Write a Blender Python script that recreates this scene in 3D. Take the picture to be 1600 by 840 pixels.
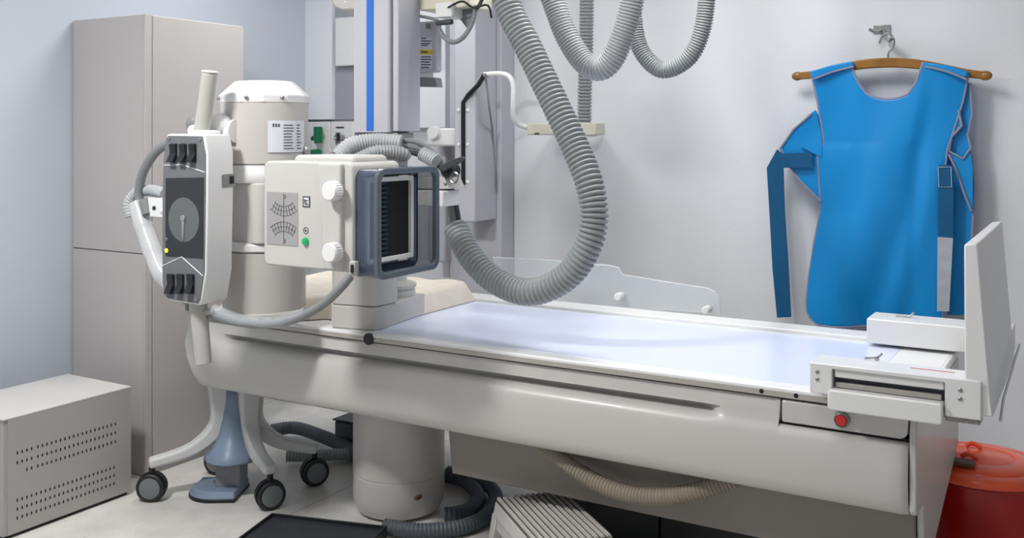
import bpy, bmesh, math, random
from mathutils import Vector, Matrix
PI = math.pi
random.seed(7)
S = bpy.context.scene
for o in list(bpy.data.objects): bpy.data.objects.remove(o)
C = S.collection

# ------------------------------------------------------------------ camera, world, lights
CAMH = 1.45; FPX = 1555.0; YAW = math.radians(30.6); HOR = 207.0
cd = bpy.data.cameras.new('camera'); cam = bpy.data.objects.new('camera', cd); C.objects.link(cam)
cam.location = (0, 0, CAMH); cam.rotation_euler = (PI/2, 0, YAW)
cd.sensor_fit = 'HORIZONTAL'; cd.sensor_width = 36; cd.lens = 36*FPX/1600
cd.shift_y = -(420-HOR)/1600; cd.clip_start = .05
S.camera = cam
S.view_settings.view_transform = 'Standard'; S.view_settings.look = 'None'
S.view_settings.gamma = 1; S.view_settings.use_curve_mapping = False
S.view_settings.exposure = 0.0
w = bpy.data.worlds.new('world'); S.world = w; w.use_nodes = True
w.node_tree.nodes['Background'].inputs[0].default_value = (.93, .96, 1.0, 1)
w.node_tree.nodes['Background'].inputs[1].default_value = .23

def area(name, loc, rot, sx, sy, power, col):
    l = bpy.data.lights.new(name, 'AREA'); l.shape = 'RECTANGLE'; l.size = sx; l.size_y = sy
    l.energy = power; l.color = col
    o = bpy.data.objects.new(name, l); C.objects.link(o); o.location = loc; o.rotation_euler = rot
    return o
LAMPS = [(-2.5, 1.2, 58), (-.7, 1.6, 8), (-1.3, 3.2, 24), (-3.0, 3.4, 12)]
for i, (x, y, p) in enumerate(LAMPS):
    area('ceiling_lamp_light', (x, y, 2.655), (0, 0, 0), (.3 if i == 0 else .58), (.3 if i == 0 else .58), p, (1.0, .985, .96))
area('front_fill_light', (.3, -1.6, 2.1), (math.radians(68), 0, math.radians(28)), 1.6, 1.2, 5, (.97, .98, 1.0))  # broad fill lamp added above and behind the camera; no doorway stands there

F = Vector((-math.sin(YAW), math.cos(YAW))); R = Vector((math.cos(YAW), math.sin(YAW)))
def at(px, py, Y=None, z=None, X=None):
    """world point seen at (px, py) lying on the plane Y=, X= or z="""
    r = (px-800)/FPX; k = -(py-HOR)/FPX
    dx, dy = F.x+R.x*r, F.y+R.y*r
    if Y is not None: t = Y/dy
    elif X is not None: t = X/dx
    else: t = (z-CAMH)/k
    return Vector((dx*t, dy*t, CAMH+k*t))

# ------------------------------------------------------------------ materials
def lin(c): 
    c = c/255
    return c/12.92 if c <= .04045 else ((c+.055)/1.055)**2.4
def mat(name, rgb, rough=.45, metal=0, var=0.0, scale=6, bump=0.0, bscale=60, coat=0, alpha=1, trans=0, emit=0, ior=1.45):
    m = bpy.data.materials.new(name); m.use_nodes = True
    nt = m.node_tree; b = nt.nodes['Principled BSDF']
    col = (lin(rgb[0]), lin(rgb[1]), lin(rgb[2]), 1)
    b.inputs['Base Color'].default_value = col
    b.inputs['Roughness'].default_value = rough; b.inputs['Metallic'].default_value = metal
    b.inputs['Coat Weight'].default_value = coat; b.inputs['Alpha'].default_value = alpha
    b.inputs['Transmission Weight'].default_value = trans; b.inputs['IOR'].default_value = ior
    if emit:
        b.inputs['Emission Color'].default_value = col; b.inputs['Emission Strength'].default_value = emit
    if var or bump:
        tc = nt.nodes.new('ShaderNodeTexCoord'); n = nt.nodes.new('ShaderNodeTexNoise')
        n.inputs['Scale'].default_value = scale; n.inputs['Detail'].default_value = 5
        nt.links.new(tc.outputs['Object'], n.inputs['Vector'])
        if var:
            r = nt.nodes.new('ShaderNodeValToRGB')
            r.color_ramp.elements[0].position = .3; r.color_ramp.elements[1].position = .72
            r.color_ramp.elements[0].color = tuple(c*(1-var) for c in col[:3])+(1,)
            r.color_ramp.elements[1].color = tuple(min(1, c*(1+var*.4)) for c in col[:3])+(1,)
            nt.links.new(n.outputs[0], r.inputs[0]); nt.links.new(r.outputs[0], b.inputs['Base Color'])
        if bump:
            n2 = nt.nodes.new('ShaderNodeTexNoise'); n2.inputs['Scale'].default_value = bscale
            nt.links.new(tc.outputs['Object'], n2.inputs['Vector'])
            bp = nt.nodes.new('ShaderNodeBump'); bp.inputs['Strength'].default_value = bump; bp.inputs['Distance'].default_value = .002
            nt.links.new(n2.outputs[0], bp.inputs['Height']); nt.links.new(bp.outputs[0], b.inputs['Normal'])
    return m
M = {
 'wall': mat('wall_paint', (224, 227, 231), .75, var=.04, scale=2.5, bump=.25, bscale=90),
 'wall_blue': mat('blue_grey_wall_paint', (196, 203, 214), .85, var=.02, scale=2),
 'ceil': mat('ceiling_paint', (225, 226, 228), .9, var=.02, scale=3),
 'board': mat('white_board', (228, 231, 236), .5, var=.02),
 'pillar': mat('stand_paint', (190, 190, 198), .45, var=.03, scale=3),
 'pillar_dk': mat('recess_paint', (158, 160, 168), .6, var=.03),
 'cabinet': mat('cabinet_paint', (186, 182, 181), .5, var=.04, scale=2),
 'cabinet_dk': mat('cabinet_edge', (150, 147, 147), .4, metal=.3),
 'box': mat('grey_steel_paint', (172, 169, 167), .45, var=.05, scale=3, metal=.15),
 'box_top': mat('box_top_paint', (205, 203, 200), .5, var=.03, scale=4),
 'white': mat('white_enamel', (226, 226, 226), .35, var=.02, scale=8, coat=.1),
 'cream': mat('warm_white_enamel', (194, 192, 188), .36, var=.03, scale=5, coat=.15),
 'beige': mat('beige_enamel', (190, 186, 182), .35, var=.03, scale=5, coat=.15),
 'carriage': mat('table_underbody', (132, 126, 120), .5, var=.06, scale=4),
 'handle': mat('grey_white_plastic', (178, 177, 171), .4, var=.04, scale=12),
 'tabletop': mat('table_top_rim', (230, 231, 232), .3, var=.01),
 'panel': mat('table_top_panel', (218, 226, 250), .28, var=.015, scale=1.5, coat=.2),
 'rimgrey': mat('rim_aluminium', (176, 172, 166), .4, metal=.2),
 'blue': mat('bright_blue_stripe', (48, 112, 205), .45),
 'slate': mat('slate_blue_plastic', (86, 95, 106), .25, var=.05, scale=9, coat=.3),
 'slate_dk': mat('dark_blue_plastic', (44, 54, 68), .25, coat=.3),
 'hose': mat('grey_hose_plastic', (146, 151, 153), .38, var=.04, scale=14),
 'hose_lt': mat('light_hose_plastic', (174, 178, 181), .38, var=.03, scale=14),
 'hose_dk': mat('dark_floor_hose', (84, 92, 100), .5, var=.12, scale=10),
 'hose_tan': mat('tan_hose', (132, 124, 110), .5, var=.06, scale=10),
 'cable': mat('grey_cable', (128, 130, 132), .45),
 'cable_dk': mat('dark_cable', (62, 66, 70), .45),
 'black': mat('black_plastic', (26, 28, 31), .4),
 'blackmatte': mat('black_aperture', (12, 14, 18), .7),
 'blackmat': mat('black_mat', (40, 43, 48), .55, var=.15, scale=20, bump=.4, bscale=120),
 'face': mat('grey_faceplate', (106, 108, 110), .35, var=.05, scale=10),
 'screen': mat('dark_screen', (42, 44, 47), .3),
 'dial': mat('dial_grey', (94, 98, 98), .4),
 'needle': mat('needle_grey', (140, 143, 143), .4),
 'chrome': mat('brushed_steel', (178, 178, 178), .25, metal=.9),
 'steel': mat('bright_screw', (150, 150, 150), .3, metal=.7),
 'scale': mat('scale_plate', (158, 157, 157), .4, var=.04, scale=8),
 'label': mat('white_label', (214, 218, 224), .5),
 'ink': mat('dark_print', (58, 62, 72), .6),
 'yellow': mat('yellow_label', (214, 190, 40), .5),
 'ledy': mat('yellow_lamp', (225, 235, 60), .3, emit=.9),
 'ledg': mat('green_lamp', (20, 150, 90), .2, emit=.35, coat=.5),
 'red': mat('red_button', (200, 30, 34), .3, coat=.4),
 'redink': mat('red_mark', (196, 70, 78), .5),
 'green': mat('green_anodised', (18, 110, 72), .3, metal=.2, coat=.3),
 'bluedk': mat('dark_blue_webbing', (0, 84, 130), .75, var=.1, scale=60, bump=.6, bscale=200),
 'apron': mat('blue_vinyl', (0, 140, 212), .40, var=.05, scale=3, bump=.15, bscale=300),
 'piping': mat('grey_mauve_piping', (140, 142, 165), .6),
 'grey_web': mat('pale_grey_webbing', (175, 182, 190), .7, var=.08, scale=30),
 'wood': mat('varnished_wood', (158, 108, 44), .35, var=.35, scale=9, coat=.3),
 'orange': mat('orange_red_lid', (238, 92, 52), .3, coat=.3),
 'binred': mat('dark_red_bin', (176, 22, 20), .25, coat=.3, var=.12, scale=5),
 'tag': mat('brown_tag', (92, 66, 48), .5),
 'pad': mat('cream_pad', (236, 227, 212), .7, var=.08, scale=14, bump=.3, bscale=50),
 'ivory': mat('ivory_plastic', (208, 205, 188), .4),
 'mblue': mat('stand_blue', (122, 138, 160), .4, var=.06, scale=6),
 'mgrey': mat('stand_grey', (128, 132, 136), .4, var=.05),
 'wheel': mat('caster_tyre', (34, 36, 38), .5),
 'hub': mat('caster_disc', (112, 118, 120), .35),
 'standw': mat('stand_white', (200, 201, 202), .4, var=.03, scale=6),
 'rib': mat('ribbed_rubber', (196, 194, 188), .55, var=.08, scale=20),
 'ribdk': mat('rubber_valley', (92, 88, 82), .7),
 'lamp': mat('lamp_diffuser', (250, 250, 250), .6, emit=3.0),
}
def glassy(name, rgb, a, rough=.12):
    return mat(name, rgb, rough, alpha=a, coat=.5)
M['wallclear'] = glassy('tinted_clear_wall', (84, 96, 114), .5, .1)
M['clear'] = glassy('clear_plastic', (215, 222, 228), .28)
M['clear2'] = glassy('clear_wrap', (228, 230, 232), .55, .2)
M['tint'] = glassy('blue_tinted_glass', (165, 182, 208), .25)
# floor: pale speckled vinyl tiles with thin joints
def floor_mat():
    m = bpy.data.materials.new('floor_vinyl'); m.use_nodes = True; nt = m.node_tree; b = nt.nodes['Principled BSDF']
    tc = nt.nodes.new('ShaderNodeTexCoord')
    n = nt.nodes.new('ShaderNodeTexNoise'); n.inputs['Scale'].default_value = 5; n.inputs['Detail'].default_value = 6
    r = nt.nodes.new('ShaderNodeValToRGB')
    r.color_ramp.elements[0].position = .35; r.color_ramp.elements[0].color = (lin(196), lin(194), lin(190), 1)
    r.color_ramp.elements[1].position = .7; r.color_ramp.elements[1].color = (lin(222), lin(220), lin(214), 1)
    v = nt.nodes.new('ShaderNodeTexNoise'); v.inputs['Scale'].default_value = 85; v.inputs['Detail'].default_value = 2
    r2 = nt.nodes.new('ShaderNodeValToRGB'); r2.color_ramp.elements[0].position = .27; r2.color_ramp.elements[1].position = .33
    r2.color_ramp.elements[0].color = (.45, .43, .40, 1); r2.color_ramp.elements[1].color = (1, 1, 1, 1)
    mx = nt.nodes.new('ShaderNodeMix'); mx.data_type = 'RGBA'; mx.blend_type = 'MULTIPLY'; mx.inputs[0].default_value = .8
    br = nt.nodes.new('ShaderNodeTexBrick'); br.offset = 0
    br.inputs['Color1'].default_value = br.inputs['Color2'].default_value = (1, 1, 1, 1); br.inputs['Mortar'].default_value = (.28, .27, .26, 1)
    br.inputs['Scale'].default_value = 1; br.inputs['Mortar Size'].default_value = .0025
    br.inputs['Brick Width'].default_value = 1.2; br.inputs['Row Height'].default_value = 2.4
    mp = nt.nodes.new('ShaderNodeMapping'); mp.inputs['Location'].default_value = (.25, .65, 0)
    mx2 = nt.nodes.new('ShaderNodeMix'); mx2.data_type = 'RGBA'; mx2.blend_type = 'MULTIPLY'; mx2.inputs[0].default_value = .75
    L = nt.links.new
    L(tc.outputs['Object'], n.inputs['Vector']); L(tc.outputs['Object'], v.inputs['Vector'])
    L(tc.outputs['Object'], mp.inputs[0]); L(mp.outputs[0], br.inputs['Vector'])
    L(n.outputs[0], r.inputs[0]); L(v.outputs[0], r2.inputs[0])
    L(r.outputs[0], mx.inputs[6]); L(r2.outputs[0], mx.inputs[7])
    L(mx.outputs[2], mx2.inputs[6]); L(br.outputs[0], mx2.inputs[7]); L(mx2.outputs[2], b.inputs['Base Color'])
    b.inputs['Roughness'].default_value = .38
    return m
M['floor'] = floor_mat()

# ------------------------------------------------------------------ mesh builder
def catmull(pts, step=.01, close=False):
    pts = [Vector(p) for p in pts]; n = len(pts); out = []
    for i in range(n-1):
        p0 = pts[max(i-1, 0)]; p1 = pts[i]; p2 = pts[i+1]; p3 = pts[min(i+2, n-1)]
        k = max(2, int((p2-p1).length/step))
        for j in range(k):
            t = j/k
            out.append(.5*((2*p1)+(p2-p0)*t+(2*p0-5*p1+4*p2-p3)*t*t+(3*p1-p0-3*p2+p3)*t**3))
    out.append(pts[-1]); return out
def resample(path, step):
    out = [path[0]]; acc = 0; cur = path[0]; i = 1; tot = 0
    L = sum((path[k+1]-path[k]).length for k in range(len(path)-1)); n = max(2, int(round(L/step))); st = L/n
    d = 0; nxt = st; out = [path[0]]
    for k in range(len(path)-1):
        a, b = path[k], path[k+1]; l = (b-a).length
        while l > 0 and nxt <= d+l+1e-9 and len(out) < n:
            out.append(a+(b-a)*((nxt-d)/l)); nxt += st
        d += l
    out.append(path[-1]); return out, L
class MB:
    def __init__(s): s.v = []; s.f = []; s.m = []; s.mats = []; s.cm = 0
    def mat(s, name):
        if name not in s.mats: s.mats.append(name)
        s.cm = s.mats.index(name); return s
    def add(s, vs, fs, T=None):
        o = len(s.v)
        s.v += [tuple(T @ Vector(v)) if T else tuple(v) for v in vs]
        s.f += [tuple(i+o for i in f) for f in fs]; s.m += [s.cm]*len(fs); return s
    def box(s, x0, x1, y0, y1, z0, z1, T=None):
        vs = [(x, y, z) for z in (z0, z1) for y in (y0, y1) for x in (x0, x1)]
        return s.add(vs, [(0, 2, 3, 1), (4, 5, 7, 6), (0, 1, 5, 4), (2, 6, 7, 3), (0, 4, 6, 2), (1, 3, 7, 5)], T)
    def prism(s, out, axis, a0, a1, T=None, top=None):
        n = len(out); top = top or out
        def P(p, a):
            if axis == 'y': return (p[0], a, p[1])
            if axis == 'x': return (a, p[0], p[1])
            return (p[0], p[1], a)
        vs = [P(p, a0) for p in out]+[P(p, a1) for p in top]
        fs = [tuple(range(n)), tuple(range(2*n-1, n-1, -1))]+[(i, (i+1) % n, n+(i+1) % n, n+i) for i in range(n)]
        return s.add(vs, fs, T)
    def lathe(s, prof, c=(0, 0, 0), axis='z', seg=40, T=None):
        vs = []; fs = []; n = len(prof); c = Vector(c)
        for r, h in prof:
            for k in range(seg):
                a = 2*PI*k/seg; x, y = r*math.cos(a), r*math.sin(a)
                p = {'z': (x, y, h), 'y': (x, h, y), 'x': (h, x, y)}[axis]
                vs.append(Vector(p)+c)
        for i in range(n-1):
            for k in range(seg):
                k2 = (k+1) % seg
                fs.append((i*seg+k, i*seg+k2, (i+1)*seg+k2, (i+1)*seg+k))
        if prof[0][0] > 1e-6: fs.append(tuple(range(seg))[::-1])
        if prof[-1][0] > 1e-6: fs.append(tuple((n-1)*seg+k for k in range(seg)))
        return s.add(vs, fs, T)
    def cyl(s, c, r, h0, h1, axis='z', seg=28, ch=0):
        if ch: pr = [(r-ch, h0), (r, h0+ch), (r, h1-ch), (r-ch, h1)]
        else: pr = [(r, h0), (r, h1)]
        return s.lathe(pr, c, axis, seg)
    def tube(s, pts, r, seg=14, step=.012, pitch=0, depth=0, smooth=True, prof=None, rfun=None, sect=None):
        path = catmull(pts, .006) if smooth and len(pts) > 2 else [Vector(p) for p in pts]
        rad = []
        if pitch:
            path, L = resample(path, pitch/6)
            pat = [1, 1, .97, 1-depth, 1-depth, .97]
            rad = [r*pat[i % 6] for i in range(len(path))]
        else:
            if smooth and len(pts) > 2: path, L = resample(path, step)
            rad = [r]*len(path)
        if rfun: rad = [rad[i]*rfun(i/(len(path)-1)) for i in range(len(path))]
        n = len(path); vs = []; fs = []
        t0 = (path[1]-path[0]).normalized()
        up = Vector((0, 0, 1)) if abs(t0.z) < .9 else Vector((0, 1, 0))
        u = t0.cross(up).normalized()
        for i in range(n):
            t = (path[min(i+1, n-1)]-path[max(i-1, 0)]).normalized()
            u = (u-t*u.dot(t)).normalized(); v = t.cross(u)
            for k in range(seg):
                a = 2*PI*k/seg
                vs.append(path[i]+(u*math.cos(a)+v*math.sin(a))*rad[i])
        for i in range(n-1):
            for k in range(seg):
                k2 = (k+1) % seg; fs.append((i*seg+k, i*seg+k2, (i+1)*seg+k2, (i+1)*seg+k))
        fs.append(tuple(range(seg))[::-1]); fs.append(tuple((n-1)*seg+k for k in range(seg)))
        return s.add(vs, fs)
    def bar(s, pts, ws, hs, side):
        """rectangular section swept along pts; ws across `side`, hs the other way"""
        pts = [Vector(p) for p in pts]; side = Vector(side).normalized(); n = len(pts); vs = []; fs = []
        for i in range(n):
            t = (pts[min(i+1, n-1)]-pts[max(i-1, 0)]).normalized(); v = side.cross(t).normalized(); a = ws[i]/2; b = hs[i]/2
            vs += [pts[i]+side*x*a+v*y*b for x, y in ((-1, -1), (1, -1), (1, 1), (-1, 1))]
        for i in range(n-1):
            for k in range(4):
                k2 = (k+1) % 4; fs.append((i*4+k, i*4+k2, i*4+4+k2, i*4+4+k))
        fs.append((3, 2, 1, 0)); fs.append(tuple((n-1)*4+k for k in range(4)))
        return s.add(vs, fs)
    def sphere(s, c, r, seg=20, sc=(1, 1, 1)):
        n = 12; pr = [(r*math.sin(PI*i/n), -r*math.cos(PI*i/n)) for i in range(n+1)]
        T = Matrix.Translation(c) @ Matrix.Diagonal((*sc, 1))
        pr[0] = (1e-5, -r); pr[-1] = (1e-5, r)
        return s.lathe(pr, (0, 0, 0), 'z', seg, T)
    def grid(s, fn, nu, nv):
        vs = [fn(i/nu, j/nv) for j in range(nv+1) for i in range(nu+1)]
        fs = [(j*(nu+1)+i, j*(nu+1)+i+1, (j+1)*(nu+1)+i+1, (j+1)*(nu+1)+i) for j in range(nv) for i in range(nu)]
        return s.add(vs, fs)
    def build(s, name, m=None, parent=None, bevel=0, ang=38, T=None, flat=False, seg=2, label=None):
        me = bpy.data.meshes.new(name); v = s.v
        if T: v = [tuple(T @ Vector(p)) for p in v]
        me.from_pydata(v, [], s.f)
        for k in (s.mats or [m]): me.materials.append(M[k])
        if s.mats:
            for p, k in zip(me.polygons, s.m): p.material_index = k
        bm = bmesh.new(); bm.from_mesh(me); bmesh.ops.recalc_face_normals(bm, faces=bm.faces); bm.to_mesh(me); bm.free()
        if not flat: me.shade_smooth(); me.set_sharp_from_angle(angle=math.radians(ang))
        o = bpy.data.objects.new(name, me); C.objects.link(o)
        if parent is not None:
            o.parent = parent
            q = parent; off = Vector((0, 0, 0))
            while q is not None: off += q.location; q = q.parent
            o.location = -off
        if bevel:
            b = o.modifiers.new('bevel', 'BEVEL'); b.width = bevel; b.segments = seg; b.limit_method = 'ANGLE'; b.angle_limit = math.radians(35)
        if label: o['label'] = label
        return o
def thing(name, label, cat, loc=(0, 0, 0), group=None):
    o = bpy.data.objects.new(name, None); C.objects.link(o); o.location = loc; o.empty_display_size = .05
    o['label'] = label; o['category'] = cat
    if group: o['group'] = group
    return o
def tag(o, label, cat, group=None, kind=None):
    o['label'] = label; o['category'] = cat
    if group: o['group'] = group
    if kind: o['kind'] = kind
    return o
def struct(o): o['kind'] = 'structure'; return o
def rrect(x0, x1, z0, z1, r, n=6):
    out = []
    for cx, cz, a in ((x1-r, z1-r, 0), (x0+r, z1-r, 90), (x0+r, z0+r, 180), (x1-r, z0+r, 270)):
        for i in range(n+1):
            t = math.radians(a+90*i/n); out.append((cx+r*math.cos(t), cz+r*math.sin(t)))
    return out
def screw(parent, c, axis='y', r=.006, h=.004, sgn=-1, m='steel', name='screw'):
    b = MB(); pr = [(r, 0), (r, sgn*h*.6), (r*.6, sgn*h)]
    b.lathe([(r, sgn*h*-.3)]+pr, c, axis, 14)
    return b.build(name, m, parent)
def px_outline(pts, Y): return [(p.x, p.z) for p in (at(a, b, Y=Y) for a, b in pts)]

# ------------------------------------------------------------------ the room
YW = 4.38; XL = -3.95; CZ = 2.7
struct(MB().box(XL-.1, 2.4, -2.6, YW+.1, -.06, 0).build('floor', 'floor', flat=True))
struct(MB().box(XL-.1, 2.4, YW, YW+.12, 0, CZ).build('wall_back', 'wall', flat=True))
struct(MB().box(XL-.12, XL, -2.6, YW, 0, CZ).build('wall_left', 'wall_blue', flat=True))
struct(MB().box(XL-.1, 2.4, -2.6, YW+.12, CZ, CZ+.08).build('ceiling', 'ceil', flat=True))
for i, (x, y, p) in enumerate(LAMPS):
    nm = ['above the black control panel side of the room', 'nearest the open front end of the room', 'above the bed and the blue apron', 'in the corner by the tall cabinet'][i]
    t = thing('ceiling_light', 'square white ceiling light panel '+nm, 'ceiling light', (x, y, CZ), 'square ceiling light panels')
    MB().box(x-.31, x+.31, y-.31, y+.31, 2.672, 2.7).build('housing', 'white', t, .004)
    MB().box(x-.285, x+.285, y-.285, y+.285, 2.665, 2.673).build('diffuser', 'lamp', t)
def wallx(px, Y=YW): return at(px, 200, Y=Y).x
# shallow white wall boards behind the hanging column
a, b_ = wallx(485), wallx(527)
struct(MB().box(a, b_, YW-.05, YW, at(500, 187, Y=YW-.05).z, CZ).build('trim_1', 'board', bevel=.004))
struct(MB().box(b_, wallx(655), YW-.02, YW, at(500, 187, Y=YW-.05).z, CZ).build('trim_2', 'pillar_dk'))
struct(MB().box(wallx(640), wallx(706), YW-.06, YW, at(680, 200, Y=YW-.06).z, CZ).build('trim_3', 'board', bevel=.004))
tag(MB().box(wallx(533), wallx(575), YW-.055, YW-.02, at(540, 103, Y=YW-.05).z, at(540, 27, Y=YW-.05).z).build('wall_switch_box', 'white', bevel=.006),
    'tall pale electrical cover on the wall just left of the blue striped column', 'wall cover')

# ------------------------------------------------------------------ tall cabinet
cab = thing('tall_cabinet', 'tall grey-white metal cabinet standing against the left wall', 'cabinet', (-3.69, 3.1, 0))
MB().box(-3.94, -3.475, 2.83, 3.376, .0, 1.95).build('body', 'cabinet', cab, .002)
MB().box(-3.94, -3.477, 2.82, 2.832, .94, 1.947).build('upper_side_panel', 'cabinet', cab, .0015)
MB().box(-3.94, -3.477, 2.82, 2.832, .003, .935).build('lower_side_panel', 'cabinet', cab, .0015)
MB().box(-3.476, -3.46, 2.86, 3.376, .05, 1.945).build('door', 'cabinet', cab, .002)
MB().box(-3.476, -3.462, 2.82, 2.856, .0, 1.95).build('edge_strip', 'cabinet', cab, .002)
MB().box(-3.476, -3.464, 2.856, 3.376, .0, .046).build('plinth', 'cabinet_dk', cab)

# ------------------------------------------------------------------ vented steel box
bx = thing('vented_steel_box', 'low grey steel equipment box with rows of vent slots beside the tall cabinet', 'equipment box', (-3.55, 2.4, 0))
x1 = -3.35; y0, y1 = 2.118, 2.66; H = .431
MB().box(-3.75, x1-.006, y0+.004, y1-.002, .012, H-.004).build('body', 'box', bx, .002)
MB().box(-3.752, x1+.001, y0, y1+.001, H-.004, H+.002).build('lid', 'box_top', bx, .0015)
MB().box(-3.74, x1-.012, y0+.01, y1-.01, 0, .013).build('base_frame', 'black', bx)
vb = MB().mat('box').box(x1-.008, x1, y0+.02, y1, .014, H-.002).mat('blackmatte')
for rowi, (py0, py1) in enumerate([(.300, .300), (.265, .265), (.230, .230), (.130, .130), (.098, .098), (.066, .066)]):
    for k in range(23):
        yy = y0+.055+k*.0185+(.006 if k > 3 and rowi < 3 else 0)
        if rowi == 2 and k < 2: continue
        zz = py0
        vb.prism(rrect(yy-.0026, yy+.0026, zz-.006, zz+.006, .0025, 3), 'x', x1-.001, x1+.0006)
vb.build('front_panel', None, bx)

# ------------------------------------------------------------------ the x-ray table
YF = 2.746; YB = 3.62; ZT = .745
tb = thing('x_ray_table', 'long white x-ray examination table with smooth front apron on a round pedestal', 'examination table', (-2.34, 3.1, 0))
MB().box(-3.06, -.40, YF, YB, .719, ZT).build('tabletop', 'tabletop', tb, .005)
MB().box(-3.05, -.405, YF-.001, YF+.01, .7185, .735).build('rim_strip', 'rimgrey', tb, .001)
MB().box(-2.30, -.56, YF+.055, YB-.13, ZT-.001, ZT+.0012).build('top_panel', 'panel', tb, .001, label='glossy bluish white panel')
MB().box(-.553, -.41, YF+.055, YB-.13, ZT-.001, ZT+.0012).build('end_top_panel', 'tabletop', tb, .001)
MB().box(-2.5, -.42, YB-.115, YB-.005, ZT-.002, ZT+.014).build('back_rail', 'tabletop', tb, .004)
# front apron as a swept profile whose groove fades out towards both ends
prof = [(2.758, .712), (2.754, .70), (2.752, .678), (2.750, .672), (2.79, .668), (2.79, .652), (2.748, .645), (2.730, .636), (2.722, .618), (2.718, .56), (2.722, .50), (2.732, .468), (2.745, .457), (2.80, .452)]
plain = [(2.758, .712), (2.752, .70), (2.746, .678), (2.745, .672), (2.744, .668), (2.740, .652), (2.737, .645), (2.731, .636), (2.724, .618), (2.718, .56), (2.722, .50), (2.732, .468), (2.745, .457), (2.80, .452)]
GX0 = at(350, 520, Y=2.75).x; GX1 = at(1128, 640, Y=2.75).x
xs = []
x = -3.155
while x < -.765: xs.append(x); x += .02
xs.append(-.765)
def ledge(x, z):
    if z > .645: return 0
    return .085*(max(0, (.645-z))/.19)**1.6
vs = []; fs = []
n = len(prof)
for X in xs:
    g = min(1, max(0, (X-GX0)/.05))*min(1, max(0, (GX1-X)/.06)); g = g*g*(3-2*g)
    for (ya, z), (yb, _) in zip(prof, plain):
        y = ya*g+yb*(1-g); t = (X+3.155)/2.39
        e = max(0, 1-(X+3.155)/.05); y += .045*e*e
        xx = X+ledge(X, z)*max(0, 1-t*1.6)
        vs.append((xx, y, z))
for i in range(len(xs)-1):
    for k in range(n-1): fs.append((i*n+k, i*n+k+1, (i+1)*n+k+1, (i+1)*n+k))
ap = MB(); ap.add(vs, fs)
zt = .645
for Xa, Xb in ((-.765, -.428),):
    q = [(2.80, zt+.001), (2.745, zt), (2.732, zt-.006)]+plain[8:]
    nn = len(q); cols = [Xa, Xa+.1, Xb-.05, Xb-.02, Xb-.006, Xb]; vv = []; ff = []
    for X in cols:
        e = max(0, (X-(Xb-.02))/.02)
        for y, z in q: vv.append((X, y+.012*e*e, z))
    for i in range(len(cols)-1):
        for k in range(nn-1): ff.append((i*nn+k, i*nn+k+1, (i+1)*nn+k+1, (i+1)*nn+k))
    ap.add(vv, ff)
ap.prism([(2.752, .711), (2.744, .655), (2.80, .645), (2.80, .711)], 'x', -.775, -.764)
o = ap.build('front_apron', 'cream', tb, ang=50)
MB().box(-3.10, -.43, 2.795, YB-.01, .46, .712).build('body', 'cream', tb, .006)
MB().box(-3.13, -.42, 2.80, YB-.03, .71, .7195).build('slide_gap', 'blackmatte', tb)
# lower carriage
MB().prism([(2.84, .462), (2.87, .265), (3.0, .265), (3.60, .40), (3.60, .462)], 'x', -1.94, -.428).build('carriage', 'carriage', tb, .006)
MB().prism([(2.748, .708), (2.738, .648), (2.737, .47), (2.75, .458), (2.855, .452), (2.876, .265), (3.0, .265), (3.618, .415), (3.618, .70)], 'x', -.426, -.408).build('end_panel', 'cream', tb, .004)
op = MB(); r_ = .022
out = [(-.757, .712), (-.757, .653)]+[(-.452+r_*math.sin(t*PI/2/6), .653+r_-r_*math.cos(t*PI/2/6)) for t in range(7)]+[(-.428, .712)]
op.prism(out, 'y', 2.742, 2.80)
cp = op.build('control_cover', 'cream', tb, .003)
MB().box(-.764, -.426, 2.752, 2.79, .645, .654).build('cover_gap', 'blackmatte', tb)
bc = at(1316, 655, Y=2.742)
b = MB(); b.lathe([(.0205, 0), (.0205, -.010), (.0165, -.014), (.0150, -.008)], (bc.x, 2.742, bc.z), 'y', 32); rb = b.build('button_ring', 'steel', tb)
MB().lathe([(.0148, 0), (.0148, -.014), (.012, -.017), (1e-4, -.0175)], (bc.x, 2.742, bc.z), 'y', 28).build('red_button', 'red', rb, label='round red push button')
for px in (1190, 1244):
    p = at(px, 603 if px == 1190 else 610, Y=YF)
    MB().lathe([(.0065, -.0015), (.0065, .004)], (p.x, YF, .729), 'y', 18).build('socket_hole', 'blackmatte', tb)
MB().lathe([(.020, -.012), (.020, .002)], (at(577, 520, Y=YF).x, YF+.004, .728), 'y', 24).build('latch', 'black', tb)
# pedestal
pc = (-2.335, 3.09, 0); pr = .176
MB().lathe([(pr-.045, 0), (pr-.018, .012), (pr-.004, .04), (pr, .07), (pr, .150), (pr-.002, .1515), (pr-.002, .1535), (pr, .155), (pr, .462)], pc, 'z', 64).build('pedestal', 'beige', tb, ang=30)
p = at(647, 759, Y=3.09-.165)
MB().box(p.x-.006, p.x+.006, 2.94-.006, 2.965, .115, .127).build('pedestal_latch', 'tag', tb)

# ------------------------------------------------------------------ footboard unit
fb = thing('footboard', 'white upright footboard with side brackets clamped to the right end of the table', 'footboard', (-.45, 3.1, ZT))
MB().prism([(-.292, 1.172), (-.262, 1.176), (-.232, .80), (-.226, .752), (-.290, .752)], 'y', 2.70, 3.42).build('upright_panel', 'white', fb, .004)
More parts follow.
